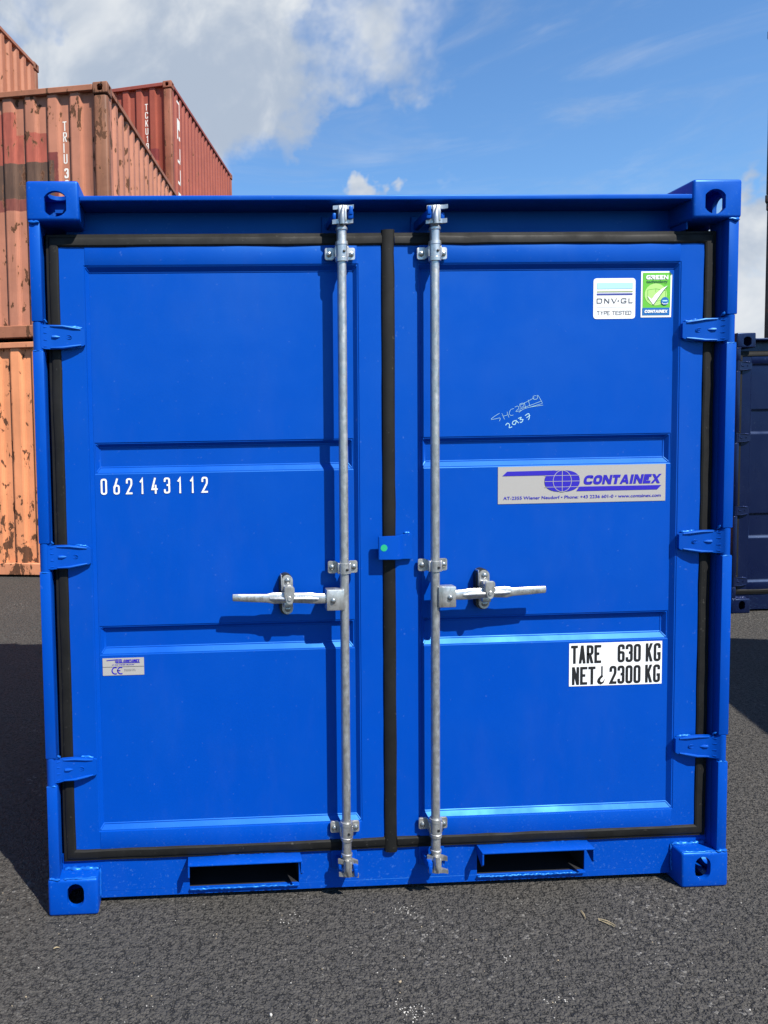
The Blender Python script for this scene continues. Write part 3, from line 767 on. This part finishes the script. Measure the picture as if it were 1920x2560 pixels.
    dl = door_mesh((-1.024, -.0200), grooves).build('door', pm, P, 30); dr = door_mesh((.012, 1.024), grooves).build('door', pm, P, 30)
    gasket([(-.0195, zo), (-xo, zo), (-xo, zu), (-.0195, zu)], False, 'seal', dl)
    gasket([(.0200, zu), (xo, zu), (xo, zo), (.0200, zo)], False, 'seal', dr)
    gasket([(-.0205, zo+.001), (-.0205, zu-.002)], False, 'seal', dr, CPROF)
    for s in (-1, 1):
        for zc in hinge_z: hinge(P, s, zc, pm, weldm)
    locking_bar(P, -.1525, -1, pm, webY, sillY); locking_bar(P, .1350, 1, pm, webY, sillY)
    # centre overlap plate with its green dot
    mb = MB(); prof = [(-.0430, .0125), (.016, .0125), (.030, .022), (.040, .0335), (.0705, .0365)]; zc, hh = 1.1355, .0365
    F = [[mb.bm.verts.new((x, y, zc+k*(hh+.001*i))) for k in (-1, 1)] for i, (x, y) in enumerate(prof)]; B = [[mb.bm.verts.new((x, y+.009, zc+k*(hh+.001*i))) for k in (-1, 1)] for i, (x, y) in enumerate(prof)]
    nf = mb.bm.faces.new
    for i in range(len(prof)-1):
        nf((F[i][0], F[i][1], F[i+1][1], F[i+1][0])); nf((B[i][0], B[i+1][0], B[i+1][1], B[i][1])); nf((F[i][1], B[i][1], B[i+1][1], F[i+1][1])); nf((F[i][0], F[i+1][0], B[i+1][0], B[i][0]))
    nf((F[0][0], B[0][0], B[0][1], F[0][1])); nf((F[-1][0], F[-1][1], B[-1][1], B[-1][0]))
    mb.bevel_sharp(.0015, 2, 25)
    hasp = mb.build('overlap_plate', pm, P, 40)
    w = Welds(); weld(w, (.045, .044, zc+hh+.0065), (.066, .045, zc+hh+.0065), .005, .005); w.build('weld_bead', weldm, hasp, 60)
    # body behind the front frame
    for s in (-1, 1):
        xa, xb = sorted((s*1.035, s*1.090))
        r = MB(); r.box(xa, xb, .1785, D_-.1785, 2.165, 2.252, .004); r.build('top_side_rail', pm, P, 38)
        r = MB(); r.box(xa, xb, .1785, D_-.1785, .020, .118, .004); r.build('bottom_side_rail', pm, P, 38)
        corrugated('side_wall', D_-.26, .1185, 2.1645, pm, P, .22, .03, to=(lambda u, v, z, s=s: (s*(1.084-v), .13+u, z)))
        xa, xb = sorted((s*1.02, s*1.09)); r = MB(); r.box(xa, xb, D_-.07, D_-.006, .1185, HT-.1185, .004); r.build('corner_post', pm, P, 38)
    corrugated('end_wall', 2.04, .12, 2.14, pm, P, .22, .03, to=lambda u, v, z: (1.02-u, D_-.012-v, z))
    r = MB(); r.box(-1.035, 1.035, .134, D_-.01, 2.205, 2.215, 0); r.build('roof', pm, P, 38)
    r = MB(); r.box(-1.035, 1.035, .134, D_-.05, .145, .165, 0); r.build('floor', pm, P, 38)
    for z0, z1 in ((.02, .1195), (2.1405, 2.2045)): r = MB(); r.box(-.94, .94, D_-.05, D_-.01, z0, z1, 0); r.build('rear_beam', pm, P, 38)
    return root, dl, dr, hasp

GROOVES = [(1.3835, 1.4777), (.8096, .8989)]
HZ = [1.803, 1.1305, .4585]
box_, DL, DR, HASP = storage_container('storage_container', 'bright blue steel storage container with closed double doors, nearest the camera', 'container', (0, 0, 0), 0, M_BLUE, M_WELD, 1.72, HZ, GROOVES)
# ------------------------------------------------------------------ stickers and marks on the blue doors
def stickers():
    yP = YP-.0012
    # nine white stick-on numerals with a dark outline
    pitch = (.3346-.0195)/8; x = -.9070
    for i, ch in enumerate('062143112'):
        s = Sheet(YP-.0004); ww = .0195; xx = x+i*pitch
        s.glyphs(ch, xx-.0012, 1.3178-.0012, .0500+.0024, ww+.0024, pitch, .0054+.0030, I_NAVY, lay=1)
        s.glyphs(ch, xx, 1.3178, .0500, ww, pitch, .0054, I_WHITE, lay=2)
        s.build('numeral', DL)
    # small maker's plate with CE mark
    s = Sheet(yP); x0, x1, z0, z1 = -.9160, -.7855, .7425, .7980; s.plate([(x0, z0), (x1, z0), (x1, z1), (x0, z1)], I_SILVER)
    w = x1-x0; h = z1-z0; U = lambda a: x0+a*w; V = lambda b: z1-b*h
    s.poly([(U(.095), V(.105)), (U(.34), V(.065)), (U(.34), V(.11)), (U(.10), V(.145))][::-1], I_CBLUE, 2)
    s.poly([(p.x, p.y) for p in rounded([(U(.305), V(.065), 1), (U(.475), V(.065), 1), (U(.475), V(.29), 1), (U(.305), V(.29), 1)], True, .006)], I_CBLUE, 2)
    s.line([(U(.46), V(.275)), (U(.90), V(.275))], h*.04, I_CBLUE, 2)
    s.line([(U(.30), V(.14)), (U(.48), V(.14))], h*.014, I_SILVER, 3); s.line([(U(.30), V(.21)), (U(.48), V(.21))], h*.014, I_SILVER, 3); s.line([(U(.39), V(.06)), (U(.39), V(.29))], h*.014, I_SILVER, 3)
    s.heavy('CONTAINEX', U(.50), V(.235), h*.145, w*.40, I_CBLUE, 2)
    s.font('AT-2355 WIENER NEUDORF', U(.225), V(.425), h*.085, w*.54, I_CBLUE, 2)
    s.line([(U(.0), V(.50)), (U(1), V(.50))], h*.018, I_GREY, 2)
    for cx in (.305, .440):
        r = h*.19; s.line([(U(cx)+r*math.cos(t), V(.72)+r*math.sin(t)) for t in [math.radians(65+k*230/14) for k in range(15)]], h*.062, I_CBLUE, 2)
    s.line([(U(.345), V(.72)), (U(.425), V(.72))], h*.055, I_CBLUE, 2)
    for vv in (.655, .735):                             # two lines too small to read in the photo
        for k in range(9): s.line([(U(.52+k*.031), V(vv)), (U(.52+k*.031+random.uniform(.012, .028)), V(vv))], h*.035, I_MGREY, 2)
    s.build('maker_plate', DL, 'small silver plate with blue logo and CE mark')
    # type-test sticker
    s = Sheet(yP); x0, x1, z0, z1 = .6630, .7995, 1.8455, 1.9730; w = x1-x0; h = z1-z0; U = lambda a: x0+(a-435)/543*w; V = lambda b: z1-(b-288)/524*h
    s.plate([(p.x, p.y) for p in rounded([(x0, z0, 1), (x1, z0, 1), (x1, z1, 1), (x0, z1, 1)], True, .013)], I_WHITE)
    s.rect(U(480), U(942), V(425), V(347), I_LBLUE, 2); s.rect(U(477), U(942), V(467), V(455), I_OLIVE, 2); s.rect(U(477), U(940), V(505), V(483), I_DNVB, 2)
    hh = V(547)-V(612); t = .0016; gw = .0185
    for ch, xa, xb in (('D', 477, 548), ('N', 574, 640), ('V', 664, 740), ('G', 790, 862), ('L', 890, 942)): s.glyphs(ch, U(xa), V(612), hh, U(xb)-U(xa), 0, t*1.65, I_GREY, 2, R=.005)
    s.rect(U(748), U(766), V(589), V(572), I_GREY, 2); s.rect(U(477), U(940), V(661.5), V(658.5), I_MGREY, 2)
    hh = V(708)-V(762); xs = [480, 528, 572, 612, 680, 722, 764, 806, 850, 890]
    for ch, xa in zip('TYPETESTED', xs): s.glyphs(ch, U(xa), V(762), hh, U(xa+38)-U(xa), 0, .0018, I_MGREY, 2)
    s.build('sticker', DR, 'white type tested sticker with rounded corners')
    # green technology sticker
    s = Sheet(yP); x0, x1, z0, z1 = .8178, .9190, 1.8490, 1.9938; w = x1-x0; h = z1-z0; U = lambda a: x0+(a-1050)/405*w; V = lambda b: z1-(b-198)/597*h
    s.plate([(x0, z0), (x1-.002, z0), (x1, z1-.012), (x1-.010, z1), (x0, z1)], I_WHITE)
    s.rect(U(1072), U(1432), V(672), V(218), I_GREEN, 2)
    for k, (a, b) in enumerate(((1.0, .25), (.82, .2))): s.ellipse(U(1240), V(500), w*.36*a, h*.24*a, I_LGREEN, 3+k*.2, 28)
    s.rect(U(1068), U(1425), V(768), V(672), I_MBLUE, 2)
    s.heavy('GREEN', U(1112), V(305), V(250)-V(305), U(1400)-U(1112), I_WHITE, 4, 0, .28); s.font('technology', U(1115), V(350), (V(318)-V(350))*1.25, U(1395)-U(1115), I_DGREEN, 4, .02)
    s.line([(U(1135), V(440)), (U(1240), V(425)), (U(1370), V(450)), (U(1368), V(560)), (U(1240), V(590)), (U(1135), V(565))], .0010, I_GREEN, 4, True); s.line([(U(1240), V(425)), (U(1240), V(470))], .001, I_GREEN, 4)
    ck = [(1128, 518), (1185, 560), (1230, 500), (1310, 430), (1392, 385), (1330, 455), (1270, 540), (1205, 632), (1160, 570)]
    s.poly([(U(a+7), V(b+8)) for a, b in ck][::-1], I_DGREEN, 4.6); s.poly([(U(a), V(b)) for a, b in ck][::-1], I_WHITE, 5.2)
    s.ellipse(U(1357), V(587), w*.125, w*.125, I_MBLUE, 6, 24); s.rect(U(1325), U(1388), V(592), V(575), I_LBLUE, 6.6)
    for k in range(5): s.ellipse(U(1325+16*k), V(615+ (8 if k in (1, 2, 3) else 0)), .0016, .0016, I_WHITE, 6.6, 8)
    s.heavy('CONTAINEX', U(1092), V(738), V(700)-V(738), U(1398)-U(1092), I_WHITE, 4)
    s.poly([(x1-.010, z1), (x1, z1-.012), (x1-.0085, z1-.0105)], I_DGREEN, 3)
    s.build('sticker', DR, 'green and white sticker with a white tick')
    # silver name plate
    s = Sheet(yP); x0, x1, z0, z1 = .3565, .9077, 1.2612, 1.3802; w = x1-x0; h = z1-z0
    def q(a, b):                                        # zoomed-photo coordinates -> plate
        t = (a-85)/1452; top = 720-32*t; bot = 1040-35*t; return (x0+t*w, z1-(b-top)/(bot-top)*h)
    s.plate([(x0, z0), (x1, z0), (x1, z1), (x0, z1)], I_SILVER)
    s.poly([q(122, 798), q(162, 759), q(580, 747), q(560, 788)][::-1], I_CBLUE, 2)
    gc = q(637, 838); rx = 152/1452*w; rz = 92/319*h; n = 48
    s.poly([(gc[0]+rx*math.copysign(abs(math.cos(t))**.82, math.cos(t)), gc[1]+rz*math.copysign(abs(math.sin(t))**.82, math.sin(t))) for t in [2*math.pi*k/n for k in range(n)]], I_CBLUE, 2.5)
    for b in (.52, -.02, -.55): s.line([(gc[0]-rx, gc[1]+b*rz), (gc[0]+rx, gc[1]+b*rz)], .0015, I_SILVER, 3)
    s.line([(gc[0], gc[1]-rz), (gc[0], gc[1]+rz)], .0017, I_SILVER, 3.2)
    s.line([(gc[0]+rx*.52*math.cos(t), gc[1]+rz*math.sin(t)) for t in [2*math.pi*k/40 for k in range(40)]], .0017, I_SILVER, 3.4, True)
    s.poly([q(760, 925), q(785, 886), q(1500, 870), q(1465, 908)][::-1], I_CBLUE, 2)
    a = q(818, 868); b = q(1500, 785); s.heavy('CONTAINEX', a[0], a[1]-.0004, .0300, b[0]-a[0], I_CBLUE, 2)
    a = q(130, 1003); b = q(1497, 975); s.font('AT-2355 Wiener Neudorf \u2022 Phone: +43 2236 601-0 \u2022 www.containex.com', a[0], a[1], .0108, b[0]-a[0], I_CBLUE, 2, .010)
    s.build('name_plate', DR, 'wide silver plate with blue globe logo and address')
    # weights
    s = Sheet(yP); x0, x1, z0, z1 = .5945, .9050, .6587, .8005; w = x1-x0; h = z1-z0; U = lambda a: x0+(a-125)/1283*w
    s.plate([(x0, z0), (x1, z0), (x1, z1), (x0, z1)], I_WHITE)
    def V(a, b): t = (a-125)/1283; return z1-(b-(157-27*t))/(595-8*t)*h
    def word(txt, xa, xb, ya, yb, tt=.0084, alt={'6': 'sg6'}):
        n = len(txt); gw = (U(xb)-U(xa))/(n+(n-1)*.16)
        s.glyphs(txt, U(xa), V((xa+xb)/2, yb), V((xa+xb)/2, ya)-V((xa+xb)/2, yb), gw, gw*1.16, tt, I_BLACK, 2, alt=alt, R=gw*.42)
    word('TARE', 150, 565, 180, 430); word('630', 793, 1113, 168, 415); word('KG', 1182, 1388, 158, 408)
    word('NET', 165, 488, 478, 726); word('2300', 683, 1113, 462, 712); word('KG', 1178, 1384, 452, 698)
    s.line([(U(578), V(578, 470)), (U(578), V(578, 612))], .0046, I_BLACK, 2)
    hk = [(560, 600), (524, 640), (512, 680), (530, 712), (565, 724), (600, 704), (624, 636), (606, 664), (588, 688), (566, 690), (553, 674), (560, 650), (596, 612), (590, 600)]
    for i0 in range(6):                                 # crescent of the crane hook
        j = len(hk)-1-i0; s.poly([(U(a), V(a, b)) for a, b in (hk[i0], hk[i0+1], hk[j-1], hk[j])], I_BLACK, 2.3)
    s.build('weight_sign', DR, 'white sign with black TARE and NET weights')
    # hand written marks in pale paint pen
    s = Sheet(YP-.0003); k = .2893
    def H(*pts): return [hand(a, b) for a, b in pts]
    def hand(a, b):                                     # zoomed-photo coordinates -> door panel
        u = (a-25)/445; v = (b-95)/280
        return (.3326+u*(.4995-.3326)+v*.0022, 1.6077-v*(1.6077-1.5062)-(.0035*(.9-u)))
    st = [[(98, 242), (50, 270), (25, 292), (60, 290), (102, 284), (95, 312)], [(118, 245), (140, 298)], [(163, 232), (178, 282)], [(128, 270), (172, 258)], [(222, 205), (195, 215), (182, 245), (195, 265), (218, 262)],
          [(230, 195), (255, 185), (265, 205), (240, 232), (285, 225)], [(300, 160), (275, 170), (280, 195), (305, 190), (312, 160), (325, 205)], [(348, 135), (362, 190)], [(420, 100), (392, 105), (395, 130), (425, 128), (432, 98), (470, 165)],
          [(265, 240), (330, 205), (475, 185)], [(270, 215), (460, 150)], [(275, 180), (400, 118)], [(360, 200), (470, 170)]]
    bold = [[(148, 350), (165, 332), (182, 345), (180, 372), (205, 365)], [(245, 310), (215, 318), (208, 340), (230, 345), (244, 318), (262, 335)], [(258, 295), (285, 285), (275, 305), (300, 305), (285, 330), (272, 325)], [(318, 272), (350, 255), (355, 290), (345, 310)], [(330, 290), (362, 270)]]
    def smooth_(pts):
        out = []; P = [Vector(p) for p in pts]
        for i in range(len(P)-1):
            a, b, c, d = P[max(i-1, 0)], P[i], P[i+1], P[min(i+2, len(P)-1)]
            for j in range(5):
                t = j/5; out.append(.5*((2*b)+(c-a)*t+(2*a-5*b+4*c-d)*t*t+(3*b-a-3*c+d)*t**3))
        out.append(P[-1]); return out
    for i, pts in enumerate(st): s.line(smooth_(H(*pts)), .00095, I_CHALK, .5+.05*i)
    for i, pts in enumerate(bold): s.line(smooth_(H(*pts)), .0022, I_CHALK, .5+.05*i)
    s.build('hand_writing', DR, 'pale hand written number in paint pen')
    # green dot on the overlap plate
    s = Sheet(.0124); s.ellipse(-.0265, 1.1365, .0108, .0108, I_DOT, 1, 28); s.build('dot_sticker', HASP, 'round green dot sticker')
stickers()
# ------------------------------------------------------------------ weathered freight containers behind
def weathered(name, col, patches=(), rust=.5, fade=.25, seed=0.0, low=0.0, rough=.62, rs=8.5):
    col = sc(col); m, nt, b = new_mat(name); t = NT(nt); off = (seed*3.1, seed*1.7, seed*.9)
    sep = t.n('ShaderNodeSeparateXYZ'); t.l(t.obj(), sep.inputs[0]); X, Y, Z = sep.outputs
    c = t.mix(t.step(t.noise(1.6, 5, .6, off=off), .3, .7), tuple(x*(1-fade*.45) for x in col), tuple(min(.8, x*(1+fade*.18)+.012*fade) for x in col))
    st = t.step(t.noise(11, 6, .65, .3, sc=(1, 1, .07), off=off), .40, .72)
    c = t.mix(t.math('MULTIPLY', st, min(.55, .22+.3*max(0, fade-.3))), c, tuple(x*.45 for x in col))
    for x0, x1, z0, z1, pc in patches:                  # panels that were touched up with another paint
        wob = t.math('MULTIPLY', t.math('SUBTRACT', t.noise(18, 4, .6, off=(x0, z0, 1)), .5), .02)
        xx = t.math('ADD', X, wob); zz = t.math('ADD', Z, wob); e = .004
        k = t.math('MULTIPLY', t.math('MULTIPLY', t.step(xx, x0-e, x0+e), t.step(xx, x1-e, x1+e, 1, 0)), t.math('MULTIPLY', t.step(zz, z0-e, z0+e), t.step(zz, z1-e, z1+e, 1, 0)))
        pc = sc(pc); pcv = t.mix(t.step(t.noise(14, 6, .7, sc=(1, 1, .25), off=(z1, x1, 0)), .35, .7), pc, tuple(x*.68 for x in pc))
        c = t.mix(k, c, pcv)
    rn = t.noise(rs, 7, .62, .35, sc=(1.15, 1.15, .55), off=off)
    if low: rn = t.math('ADD', rn, t.step(Z, 0, 1.5, low, 0))
    lo = .69-.12*rust
    rm = t.step(rn, lo, lo+.014); halo = t.step(rn, lo-.05, lo+.01)
    rc = t.mix(t.noise(38, 5, .7), (.034, .015, .009), (.128, .050, .021))
    c = t.mix(t.math('MULTIPLY', halo, .30), c, (.30, .12, .05)); c = t.mix(rm, c, rc)
    drip = t.math('MULTIPLY', t.step(t.noise(16, 5, .6, .2, sc=(1, 1, .05), off=(seed, 2, 3)), .60, .70), t.step(t.noise(2.1, 3, .5, off=(seed, 5, 1)), .46, .62))
    c = t.mix(t.math('MULTIPLY', drip, .45*rust+.1), c, (.13, .055, .03))
    t.l(c, b.inputs['Base Color']); t.l(t.step(rm, 0, 1, rough, .92), b.inputs['Roughness']); b.inputs['Specular IOR Level'].default_value = .35
    h = t.math('ADD', t.math('MULTIPLY', t.noise(3, 3, .5), .6), t.math('MULTIPLY', rm, -.10)); h = t.math('ADD', h, t.math('MULTIPLY', t.noise(90, 4, .6), .03))
    t.l(t.bump(h, .6, .02), b.inputs['Normal'])
    return m
FCAST_T = casting_mesh('corner_casting', w=.162, hole=(.082, .060, .030, .036, True), top=True, bev=.012)
FCAST_B = casting_mesh('corner_casting', w=.162, hole=(.082, .062, .026, .0395, False), top=False, bev=.012)
I_STEN = ink('stencil_white', (.80, .79, .74), .7)
def freight(name, label, loc, th, mats, L_=4.9, H=2.6, group=None, W_=2.438, detail=True):
    """origin at the front right bottom corner, local y into the depth"""
    mw, mr, mp = mats                                   # walls, rails, posts
    P = empty(name, loc, -th, label, 'container', group)
    for me, z in ((FCAST_B, 0.004), (FCAST_T, H-.118)):
        for mx, x in ((True, 0), (False, -W_)):
            for back in ((0, 1)):
                place('corner_casting', me, mp, P, (x, L_ if back else 0, z), mx=mx, my=bool(back))
    for x0, x1 in ((-.160, -.010), (-W_+.010, -W_+.160)):
        for y0, y1 in ((.012, .130), (L_-.130, L_-.012)):
            mb = MB(); mb.box(x0, x1, y0, y1, .1225, H-.1185, .028, 3); mb.build('corner_post', mp, P, 38)
    for y0, y1 in ((.006, .070), (L_-.070, L_-.006)):
        mb = MB(); mb.box(-W_+.1625, -.1625, y0, y1, H-.078, H-.016, .006); mb.build('top_rail', mr, P, 38)
        mb = MB(); mb.box(-W_+.1625, -.1625, y0, y1+.03, .022, .155, .008); mb.build('bottom_rail', mr, P, 38)
    for x0, x1 in ((-.066, -.004), (-W_+.004, -W_+.066)):
        mb = MB(); mb.box(x0, x1, .1785, L_-.1785, H-.072, H-.014, .006); mb.build('top_rail', mr, P, 38)
        mb = MB(); mb.box(x0-(.02 if x0 > -1 else 0), x1+(0 if x0 > -1 else .02), .1785, L_-.1785, .024, .150, .008); mb.build('bottom_rail', mr, P, 38)
    z0, z1 = .1555, H-.0785; zs0, zs1 = .1505, H-.0725
    corrugated('end_wall', W_-.31, z0, z1, mw, P, .2510, .040, to=lambda u, v, z: (-.155-u, .030+v, z), sunk=True)
    corrugated('side_wall', L_-.25, zs0, zs1, mw, P, .236, .038, to=lambda u, v, z: (-.020-v, .125+u, z))
    corrugated('side_wall', L_-.25, zs0, zs1, mw, P, .236, .038, to=lambda u, v, z: (-W_+.020+v, .125+u, z))
    corrugated('end_wall', W_-.31, z0, z1, mw, P, .2535, .040, to=lambda u, v, z: (-.155-u, L_-.030-v, z))
    mb = MB(); mb.box(-W_+.03, -.03, .03, L_-.03, H-.030, H-.0165, 0); mb.build('roof', mw, P, 38)
    mb = MB(); mb.box(-W_+.09, -.09, .08, L_-.08, .10, .14, 0); mb.build('floor', mw, P, 38)
    return P
SAL = (.47, .185, .110); SRED = (.42, .098, .062); TAN = (.125, .066, .042); DRED = (.22, .046, .036); ORG = (.76, .290, .130)
RED = (.33, .070, .040); TOP = (.42, .160, .085)
mM = weathered('faded_salmon_paint', SAL, [(-1.90, -1.040, 1.86, 2.42, SRED), (-1.045, -.960, 1.86, 2.185, SRED), (-.945, -.700, 1.86, 2.19, SRED), (-.680, -.570, 1.38, 1.97, DRED), (-1.90, -.616, 1.51, 1.885, TAN), (-1.90, -.57, 1.385, 1.51, (.24, .066, .047))], .78, .35, 1.0)
mMs = mM
mMr = weathered('rusty_rail_brown', (.36, .135, .07), (), .62, .4, 2.0); mMp = weathered('rusty_post_brown', (.27, .105, .050), (), 1.15, .9, 3.0)
mL = weathered('bright_orange_salmon_paint', ORG, (), .66, .22, 4.0, low=.10, rs=11); mLr = weathered('orange_rail_paint', (.66, .26, .13), (), .45, .3, 5.0, low=.1)
mB = weathered('brick_red_paint', RED, [(-.42, -.27, 1.266, 1.47, (.20, .030, .028))], .22, .25, 6.0); mBr = weathered('brick_red_rail', (.29, .060, .040), (), .3, .3, 7.0); mBp = weathered('rusty_red_post', (.30, .095, .048), (), .85, .7, 8.0)
mT = weathered('faded_orange_brown_paint', TOP, (), .30, .3, 9.0); mTr = weathered('orange_brown_rail', (.36, .145, .085), (), .5, .3, 10.0); mTp = weathered('rusty_orange_post', (.26, .105, .055), (), .7, .4, 11.0)
thM, thT, thB = math.radians(10.84), math.radians(14.6), math.radians(15.9)
QM = (-1.4208, 5.7329)
freight('freight_container', 'bright orange freight container with flaking rusty paint standing on the asphalt', (QM[0]-.012, QM[1]+.02, 0), thM, (mL, mLr, mLr))
cM = freight('freight_container', 'salmon freight container with brown and red patches and letters TRIU', (QM[0], QM[1], 2.606), thM, (mM, mMr, mMp), H=2.645)
dT = (math.sin(thT), math.cos(thT)); QT = (-3.0524-4.9*dT[0]+.01, 10.664-4.9*dT[1])
for k in range(2): freight('freight_container', ('lowest', 'middle')[k] + ' orange brown freight container of the leftmost stack, hidden behind the salmon one', (QT[0], QT[1], 2.603*k), thT, (mT, mTr, mTp), group='lower containers of the leftmost stack')
cT = freight('freight_container', 'orange brown freight container highest at the left, seen along its side', (QT[0], QT[1], 5.206), thT, (mT, mTr, mTp))
QB = (-.8372, 11.119)
for k in range(2): freight('freight_container', ('lowest', 'middle')[k] + ' brick red freight container of the furthest stack, below the one lettered TCKU', (QB[0], QB[1], 2.603*k), thB, (mB, mBr, mBp), group='lower containers of the brick red stack')
cB = freight('freight_container', 'brick red freight container lettered TCKU, furthest back of the stacks', (QB[0], QB[1], 5.206), thB, (mB, mBr, mBp))
# stencilled letters
def end_letters(P, txt, x, ztop, h, w, pitch, t, y):
    s = Sheet(y)
    s.glyphs(txt, x, ztop-h, h, w, pitch, t, I_STEN, lay=2, vertical=pitch, R=w*.45)
    s.build('stencil_lettering', P, 'white stencilled letters running down the wall')
end_letters(cM, 'TRIU', -.520, 2.294, .100, .042, .1135, .0115, .0695); end_letters(cM, '389', -.517, 1.805, .105, .048, .122, .018, .0695)
end_letters(cB, 'TCKU', -.520, 2.273, .115, .054, .140, .015, .0695); end_letters(cB, '1809', -.512, 1.72, .112, .05, .128, .015, .0695)
def side_letters():
    # big vertical lettering on the long side of the brick red container, partly worn away over the corrugation
    s = Sheet(0.0)
    for zc, strokes in ((2.28, [(0, .10, .17, .14), (.14, -.14, .17, .10)]), (1.90, [(0, -.16, .055, .20), (.06, .02, .17, .20), (.10, -.16, .17, -.09)]), (1.46, [(.13, -.14, .17, .14), (0, -.14, .17, -.09)]), (1.08, [(.13, -.14, .17, .14), (0, -.14, .17, -.09)]), (.66, [(0, .08, .17, .13), (.0, -.13, .04, .13), (.13, -.05, .17, .10)])):
        for x0, z0, x1, z1 in strokes:
            pts = []
            for a, b in ((x0, z0), (x1, z0), (x1, z1), (x0, z1)): pts.append((a, zc+b))
            s.mb.face([(-.0195, .37+p[0], p[1]) for p in pts], s.mi(I_STEN))
    o = s.build('stencil_lettering', cB, 'white worn lettering down the long side')
    s = Sheet(0.0)
    for y, z, h in ((4.20, 1.55, .12), (4.20, 1.35, .10), (4.42, 1.45, .11)):
        s.mb.face([(-.0195, y, z), (-.0195, y+.02, z), (-.0195, y+.02, z+h), (-.0195, y, z+h)], s.mi(I_STEN))
    s.build('stencil_lettering', cT)
side_letters()
# dark stack at the right edge of the view
mG = weathered('dark_grey_brown_paint', (.060, .056, .050), (), .35, .3, 12.0)
for k in range(4):
    freight('freight_container', ('dark grey freight container at the right edge, ' + ('hidden lowest of its tall stack', 'second lowest, behind the navy container', 'above the joint in the tall stack', 'topmost of its tall stack')[k]), (8.905+2.438*.707-.022*k, 9.7-2.438*.707, 2.603*k), math.radians(45), (mG, mG, mG))
# ------------------------------------------------------------------ navy containers
NG = [(1.455, 1.655), (.605, .810)]; NH = [2.0, 1.425, .835, .255]
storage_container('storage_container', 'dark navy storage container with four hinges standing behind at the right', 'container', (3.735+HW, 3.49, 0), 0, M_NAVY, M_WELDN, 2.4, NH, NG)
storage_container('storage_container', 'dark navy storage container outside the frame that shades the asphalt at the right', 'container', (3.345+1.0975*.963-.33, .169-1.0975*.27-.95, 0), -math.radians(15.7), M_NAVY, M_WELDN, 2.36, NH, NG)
# ------------------------------------------------------------------ grit and scraps on the asphalt
def pix_ground(px, py):
    d = F2 + R2*((px-558.96)/FPX) - U2*((py-1202.98)/FPX); t = -CAM_LOC[2]/d.z
    return CAM_LOC[0]+d.x*t, CAM_LOC[1]+d.y*t
def chip(mb, x, y, r, mat=0, flat=.5):
    b = bmesh.new(); bmesh.ops.create_icosphere(b, subdivisions=1, radius=1)
    sx, sy, sz = r*random.uniform(.6, 1.4), r*random.uniform(.5, 1.1), r*flat; a = random.uniform(0, 6.28)
    for v in b.verts:
        k = random.uniform(.7, 1.15); p = Vector((v.co.x*sx*k, v.co.y*sy*k, v.co.z*sz*k)); p.rotate(Matrix.Rotation(a, 3, 'Z')); v.co = p+Vector((x, y, sz*.6))
    mb.merge(b, mat)
def litter():
    pale = plain('pale_stone', (.50, .48, .44), .8); tan = plain('tan_stone', (.36, .29, .19), .85); grey = plain('grey_stone', (.20, .195, .185), .85)
    mb = MB()
    for i in range(380):
        px, py = random.uniform(0, 1920), random.uniform(2230, 2560) if i < 310 else random.uniform(1560, 2230)
        x, y = pix_ground(px, py)
        if -1.12 < x < 1.12 and y > -.01: continue
        chip(mb, x, y, random.choice((.0013, .0016, .002, .0026)), random.choice((0, 0, 1, 2, 2, 2)))
    for cx, cy, n, sp in ((1010, 2276, 26, 16), (730, 2300, 14, 22), (1005, 2520, 26, 22), (1045, 2535, 16, 18), (1395, 2500, 14, 16), (1260, 2395, 8, 14)):   # crumbs in little heaps
        for _ in range(n):
            x, y = pix_ground(random.gauss(cx, sp), random.gauss(cy, sp*.55)); chip(mb, x, y, random.uniform(.0012, .0028), 0)
    o = mb.build('asphalt_grit', [pale, tan, grey], None, 0); o['kind'] = 'stuff'; o['label'] = 'pale stone crumbs scattered over the asphalt'; o['category'] = 'grit'
    for (px, py, r, mt, nm, lab, cat) in ((677, 2540, .0062, pale, 'pebble', 'pale grey pebble at the bottom edge of the picture', 'pebble'), (1000, 2457, .0048, tan, 'pebble', 'small tan pebble on the bare asphalt below the right locking bar', 'pebble')):
        mb = MB(); x, y = pix_ground(px, py); chip(mb, x, y, r, 0, .8); o = mb.build(nm, mt, None, 60); o['label'] = lab; o['category'] = cat
    straw = plain('dry_straw', (.40, .32, .19), .85)
    for pts, lab in ((((1453, 2280), (1458, 2289), (1464, 2298)), 'short tan wood splinter lying upright in front of the right fork pocket'), (((1497, 2304), (1515, 2309), (1536, 2320)), 'long frayed tan wood splinter on the asphalt at the right'), (((133, 2378), (141, 2373), (149, 2371)), 'thin tan straw on the asphalt below the left corner casting')):
        mb = MB(); g = [pix_ground(*p) for p in pts]
        for k in range(4 if 'frayed' in lab else 2):
            mb.tube([(x+random.uniform(-.003, .003), y+random.uniform(-.004, .004), .004+.002*k) for x, y in g], [.0008, .0017, .0008], 6)
        o = mb.build('wood_splinter' if 'splinter' in lab else 'straw', straw, None, 50); o['label'] = lab; o['category'] = 'splinter' if 'splinter' in lab else 'straw'
litter()
